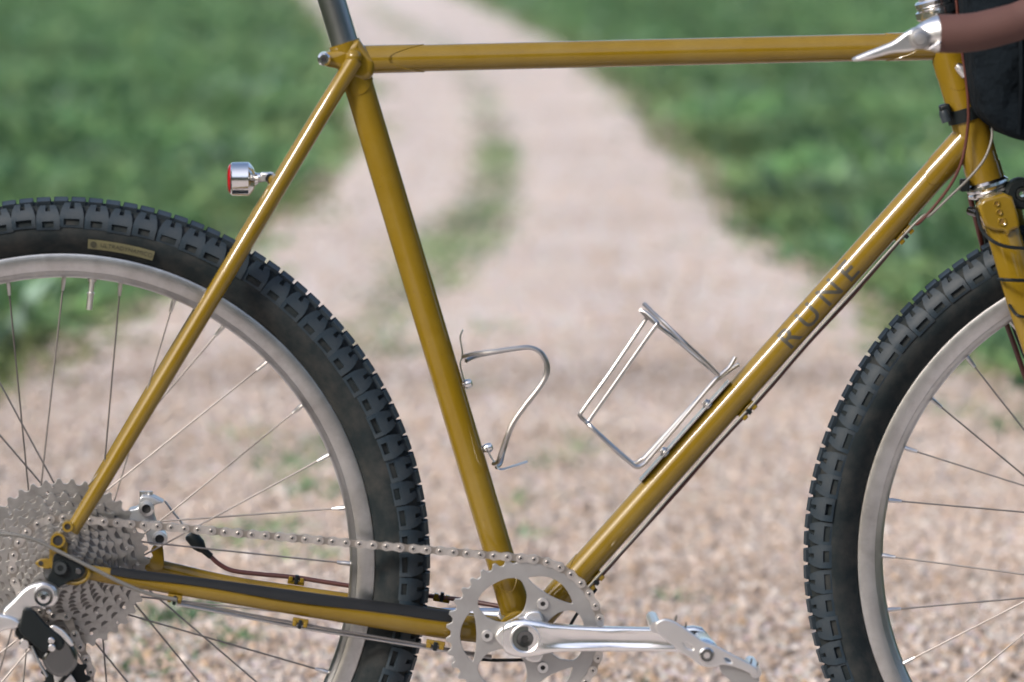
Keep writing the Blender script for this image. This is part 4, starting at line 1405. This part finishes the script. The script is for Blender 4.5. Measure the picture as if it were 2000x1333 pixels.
def shifter(sy, dx):
    def W_(x, y, Y):
        p = P(x, y, -.225)
        return Vector((p.x + dx, sy * Y, p.z)) - bl
    s_ = empty('bar_end_shifter', bar)
    # tapered pod
    A, B, Cc = W_(1836, 67, .225), W_(1812, 70, .225), W_(1788, 76, .225)
    MB().tube([A, A.lerp(B, .5), B, B.lerp(Cc, .6), Cc], [.0170, .0160, .0140, .0112, .0085], 26, flat=.85).build('shifter_pod', ALLOY, s_)
    c_ = W_(1793, 75, .225)
    yo = -.018
    MB().lathe([(1e-6, yo - .006), (.0050, yo - .0055), (.0064, yo - .0035), (.0066, yo), (.0088, yo + .0005), (.0098, yo + .003), (.0098, yo + .03), (1e-6, yo + .03)], 30, (c_.x, c_.y, c_.z), closed=False).build('pivot_cap', RINGM, s_)
    def fl2(pp): return [((W_(x, y, .225)).x, (W_(x, y, .225)).z) for x, y in pp]
    o = plate('lever', [chaikin(fl2([(1800, 56), (1806, 88), (1780, 100), (1738, 103), (1708, 112), (1672, 120), (1661, 117), (1668, 111), (1710, 94), (1742, 82), (1768, 62), (1784, 54)]))], c_.y - .015, c_.y - .004, ALLOY, s_, .0025)
    o2 = plate('pod_rib', [chaikin(fl2([(1834, 78), (1834, 86), (1810, 99), (1805, 95)]))], c_.y - .019, c_.y - .008, CHROME, s_, .0015)
    return s_
shifter(-1, 0)
MB().tube([far_bar[0] - bl, far_bar[0] - bl + Vector((-.012, 0, 0)), far_bar[0] - bl + Vector((-.022, 0, -.003))], [.0165, .014, .009], 20).build('bar_end_shifter', ALLOY, bar)

# ---- rear light
lt = empty('tail_light', bike, P(470, 350, 0))
ll = Vector(lt.location)
lt['label'] = 'small round silver tail light with red lens on the seat stay'
MB().lathe([(1e-6, -.0095), (.0140, -.0095), (.0158, -.0080), (.0160, .0075), (.0148, .0088), (.0110, .0120), (.0066, .0135), (.0048, .0165), (1e-6, .0165)], 44, axis='X', closed=False).build('housing', CHROME, lt)
MB().lathe([(1e-6, -.0128), (.0070, -.0126), (.0118, -.0118), (.0142, -.0102), (.0142, -.0092), (1e-6, -.0092)], 40, axis='X', closed=False).build('lens', RED, lt)
a_, b_ = P(489, 349, 0) - ll, P(512, 347, 0) - ll
MB().tube([a_, b_], .0046, 18).build('stem', CHROME, lt)
mb = MB(); c_ = P(522, 346, -.006) - ll
mb.box(c_, .013, .012, .0085); mb.build('clamp', ALLOY, lt, bevel=.0015)
c_ = P(527, 349, -.016) - ll
MB().lathe([(.0018, -.0185), (.0040, -.0185), (.0046, -.0170), (.0046, .020), (.0018, .020)], 20, (c_.x, 0, c_.z)).build('clamp_bolt', DARKSTEEL, lt)
br0 = P(540, 352, -.03)
MB().tube([P(533, 352, -.012), P(545, 356, -.030)], .006, 14).build('lamp_boss', PAINT, seat_stay)
MB().tube([P(533, 352, -.012), P(540, 356, .030)], .006, 14).build('lamp_boss', PAINT, seat_stay)

# ---- bottle cages
cage = empty('bottle_cage', bike, P(905, 760, 0)); cl_ = Vector(cage.location)
loop_px = [(904, 697), (925, 690), (955, 685), (1000, 678), (1030, 675), (1050, 682), (1062, 698), (1066, 716), (1062, 735), (1048, 757), (1022, 790), (1000, 822), (988, 850), (978, 880), (972, 900), (964, 906)]
def cage_loop(w, dx, dz):
    out = []
    for i, (x, y) in enumerate(loop_px):
        f = math.sin(math.pi * min(1, i / 3) * .5) * math.sin(math.pi * min(1, (len(loop_px) - 1 - i) / 3) * .5)
        Y = w * (.35 + .65 * f)
        p = P(x, y, -.012); out.append(Vector((p.x + dx, Y, p.z + dz)) - cl_)
    return out
rod('wire_loop', cage_loop(-.034, 0, 0), .0021, WIRE, cage)
rod('wire_loop', cage_loop(.034, .0035, -.0060), .0021, WIRE, cage)
rod('mount_strip', [P(904, 644, 0) - cl_, P(899, 660, 0) - cl_, P(902, 680, 0) - cl_, P(903, 696, 0) - cl_, P(899, 712, 0) - cl_, P(904, 735, 0) - cl_, P(909, 752, 0) - cl_], .0008, WIRE, cage, n=6, flat=9)
rod('mount_strip', [P(948, 872, 0) - cl_, P(956, 888, 0) - cl_, P(966, 904, 0) - cl_, P(976, 917, 0) - cl_, P(998, 912, 0) - cl_, P(1030, 902, 0) - cl_], .0008, WIRE, cage, n=6, flat=9)
for x, y in ((914, 750), (954, 875)):
    p = P(x, y, 0)
    q = sd_.cross(Vector((0, 1, 0)))
    q = q if q.x > 0 else -q
    MB().tube([p - cl_ - q * .006, p - cl_ - q * .002, p - cl_, p - cl_ + q * .003, p - cl_ + q * .0042], [.0026, .0045, .0045, .0040, .0020], 16).build('cage_bolt', CHROME, cage)

cage2 = empty('bottle_cage', bike, P(1330, 820, 0)); c2 = Vector(cage2.location)
def W2(x, y, Y): return P(x, y, Y) - c2
rod('wire_rail', [W2(1436, 698, -.010), W2(1424, 718, -.012), W2(1406, 734, -.014), W2(1390, 750, -.016), W2(1330, 822, -.018), W2(1268, 895, -.018), W2(1258, 906, -.018), W2(1246, 912, -.019), W2(1234, 907, -.021), W2(1200, 878, -.028), W2(1156, 836, -.026), W2(1148, 826, -.020), W2(1152, 820, -.016), W2(1200, 752, -.016), W2(1275, 645, -.016), W2(1284, 634, -.016), W2(1278, 626, -.010), W2(1262, 612, .0), W2(1252, 608, .004)], .0020, WIRE, cage2, sub=6)
rod('wire_rail', [W2(1443, 712, .012), W2(1428, 722, .014), W2(1410, 736, .016), W2(1390, 752, .018), W2(1330, 816, .018), W2(1264, 888, .018), W2(1252, 898, .018), W2(1240, 905, .020), W2(1226, 898, .024), W2(1190, 866, .028), W2(1145, 825, .024), W2(1134, 814, .018), W2(1138, 802, .016), W2(1190, 730, .016), W2(1255, 634, .016), W2(1263, 622, .014)], .0020, WIRE, cage2, sub=6)
rod('top_ring', [W2(1404, 734, -.014), W2(1370, 700, -.030), W2(1335, 668, -.036), W2(1300, 634, -.030), W2(1276, 612, -.016), W2(1258, 594, -.003)], .0021, WIRE, cage2, sub=6)
rod('top_ring', [W2(1404, 734, .014), W2(1366, 703, .030), W2(1326, 668, .036), W2(1290, 640, .030), W2(1268, 622, .016), W2(1251, 606, .003)], .0021, WIRE, cage2, sub=6)
# backing plate
def bx(s, off): 
    p = D_a + dd * s - off_n * off
    return p
s0, s1 = (P(1256, 944) - D_a).dot(dd), (P(1428, 748) - D_a).dot(dd)
mb = MB()
M = Matrix.Rotation(-math.atan2(dd.z, dd.x), 3, 'Y')
mb.box(bx((s0 + s1) / 2, .0152), s1 - s0, .022, .0012, M)
for f in (.28, .76):
    mb.tube([bx(s0 + (s1 - s0) * f, .012), bx(s0 + (s1 - s0) * f, .0170)], .0050, 14)
for v_i in range(len(mb.v)):
    mb.v[v_i] = tuple(Vector(mb.v[v_i]) - c2)
mb.build('mount_plate', WIRE, cage2, bevel=.0004)
for f in (.28, .76):
    a_ = bx(s0 + (s1 - s0) * f, .0172) - c2; b_ = bx(s0 + (s1 - s0) * f, .0200) - c2
    MB().tube([a_, b_], [.0042, .0034], 14).build('cage_bolt', CHROME, cage2)

# ------------------------------------------------------------------ handlebar bag
bagY0, bagY1 = -.13, .13
def bag_outline():
    pts = [(1864, -210), (1868, -80), (1872, 0), (1884, 110), (1893, 180), (1904, 222), (1932, 246), (1966, 268), (2010, 274), (2120, 262), (2230, 235), (2270, 190), (2290, 60), (2290, -120), (2270, -200), (2200, -235), (1940, -240)]
    return [(P(x, y, -.04).x, P(x, y, -.04).z) for x, y in pts]
bag_o = P(1950, 272, 0)
bag = plate('handlebar_bag', [[(x - bag_o.x, z - bag_o.z) for x, z in chaikin(bag_outline(), 2)]], bagY0, bagY1, FABRIC, None, bevel=.022)
bag.location = (bag_o.x, 0, bag_o.z)
sub = bag.modifiers.new('sub', 'SUBSURF'); sub.levels = 1; sub.render_levels = 1
bag['label'] = 'black canvas bag hanging from the handlebar in front of the head tube'
bag['category'] = 'bag'
rod('bag_strap', [P(1990, 262, -.131) - bag_o, P(1994, 150, -.134) - bag_o, P(1992, 0, -.134) - bag_o, P(1985, -200, -.134) - bag_o], .0016, FABRIC, bag, flat=8)
print('FRONT AXLE', P(2275, 1107), 'CAM', CAM, 'links', nl)
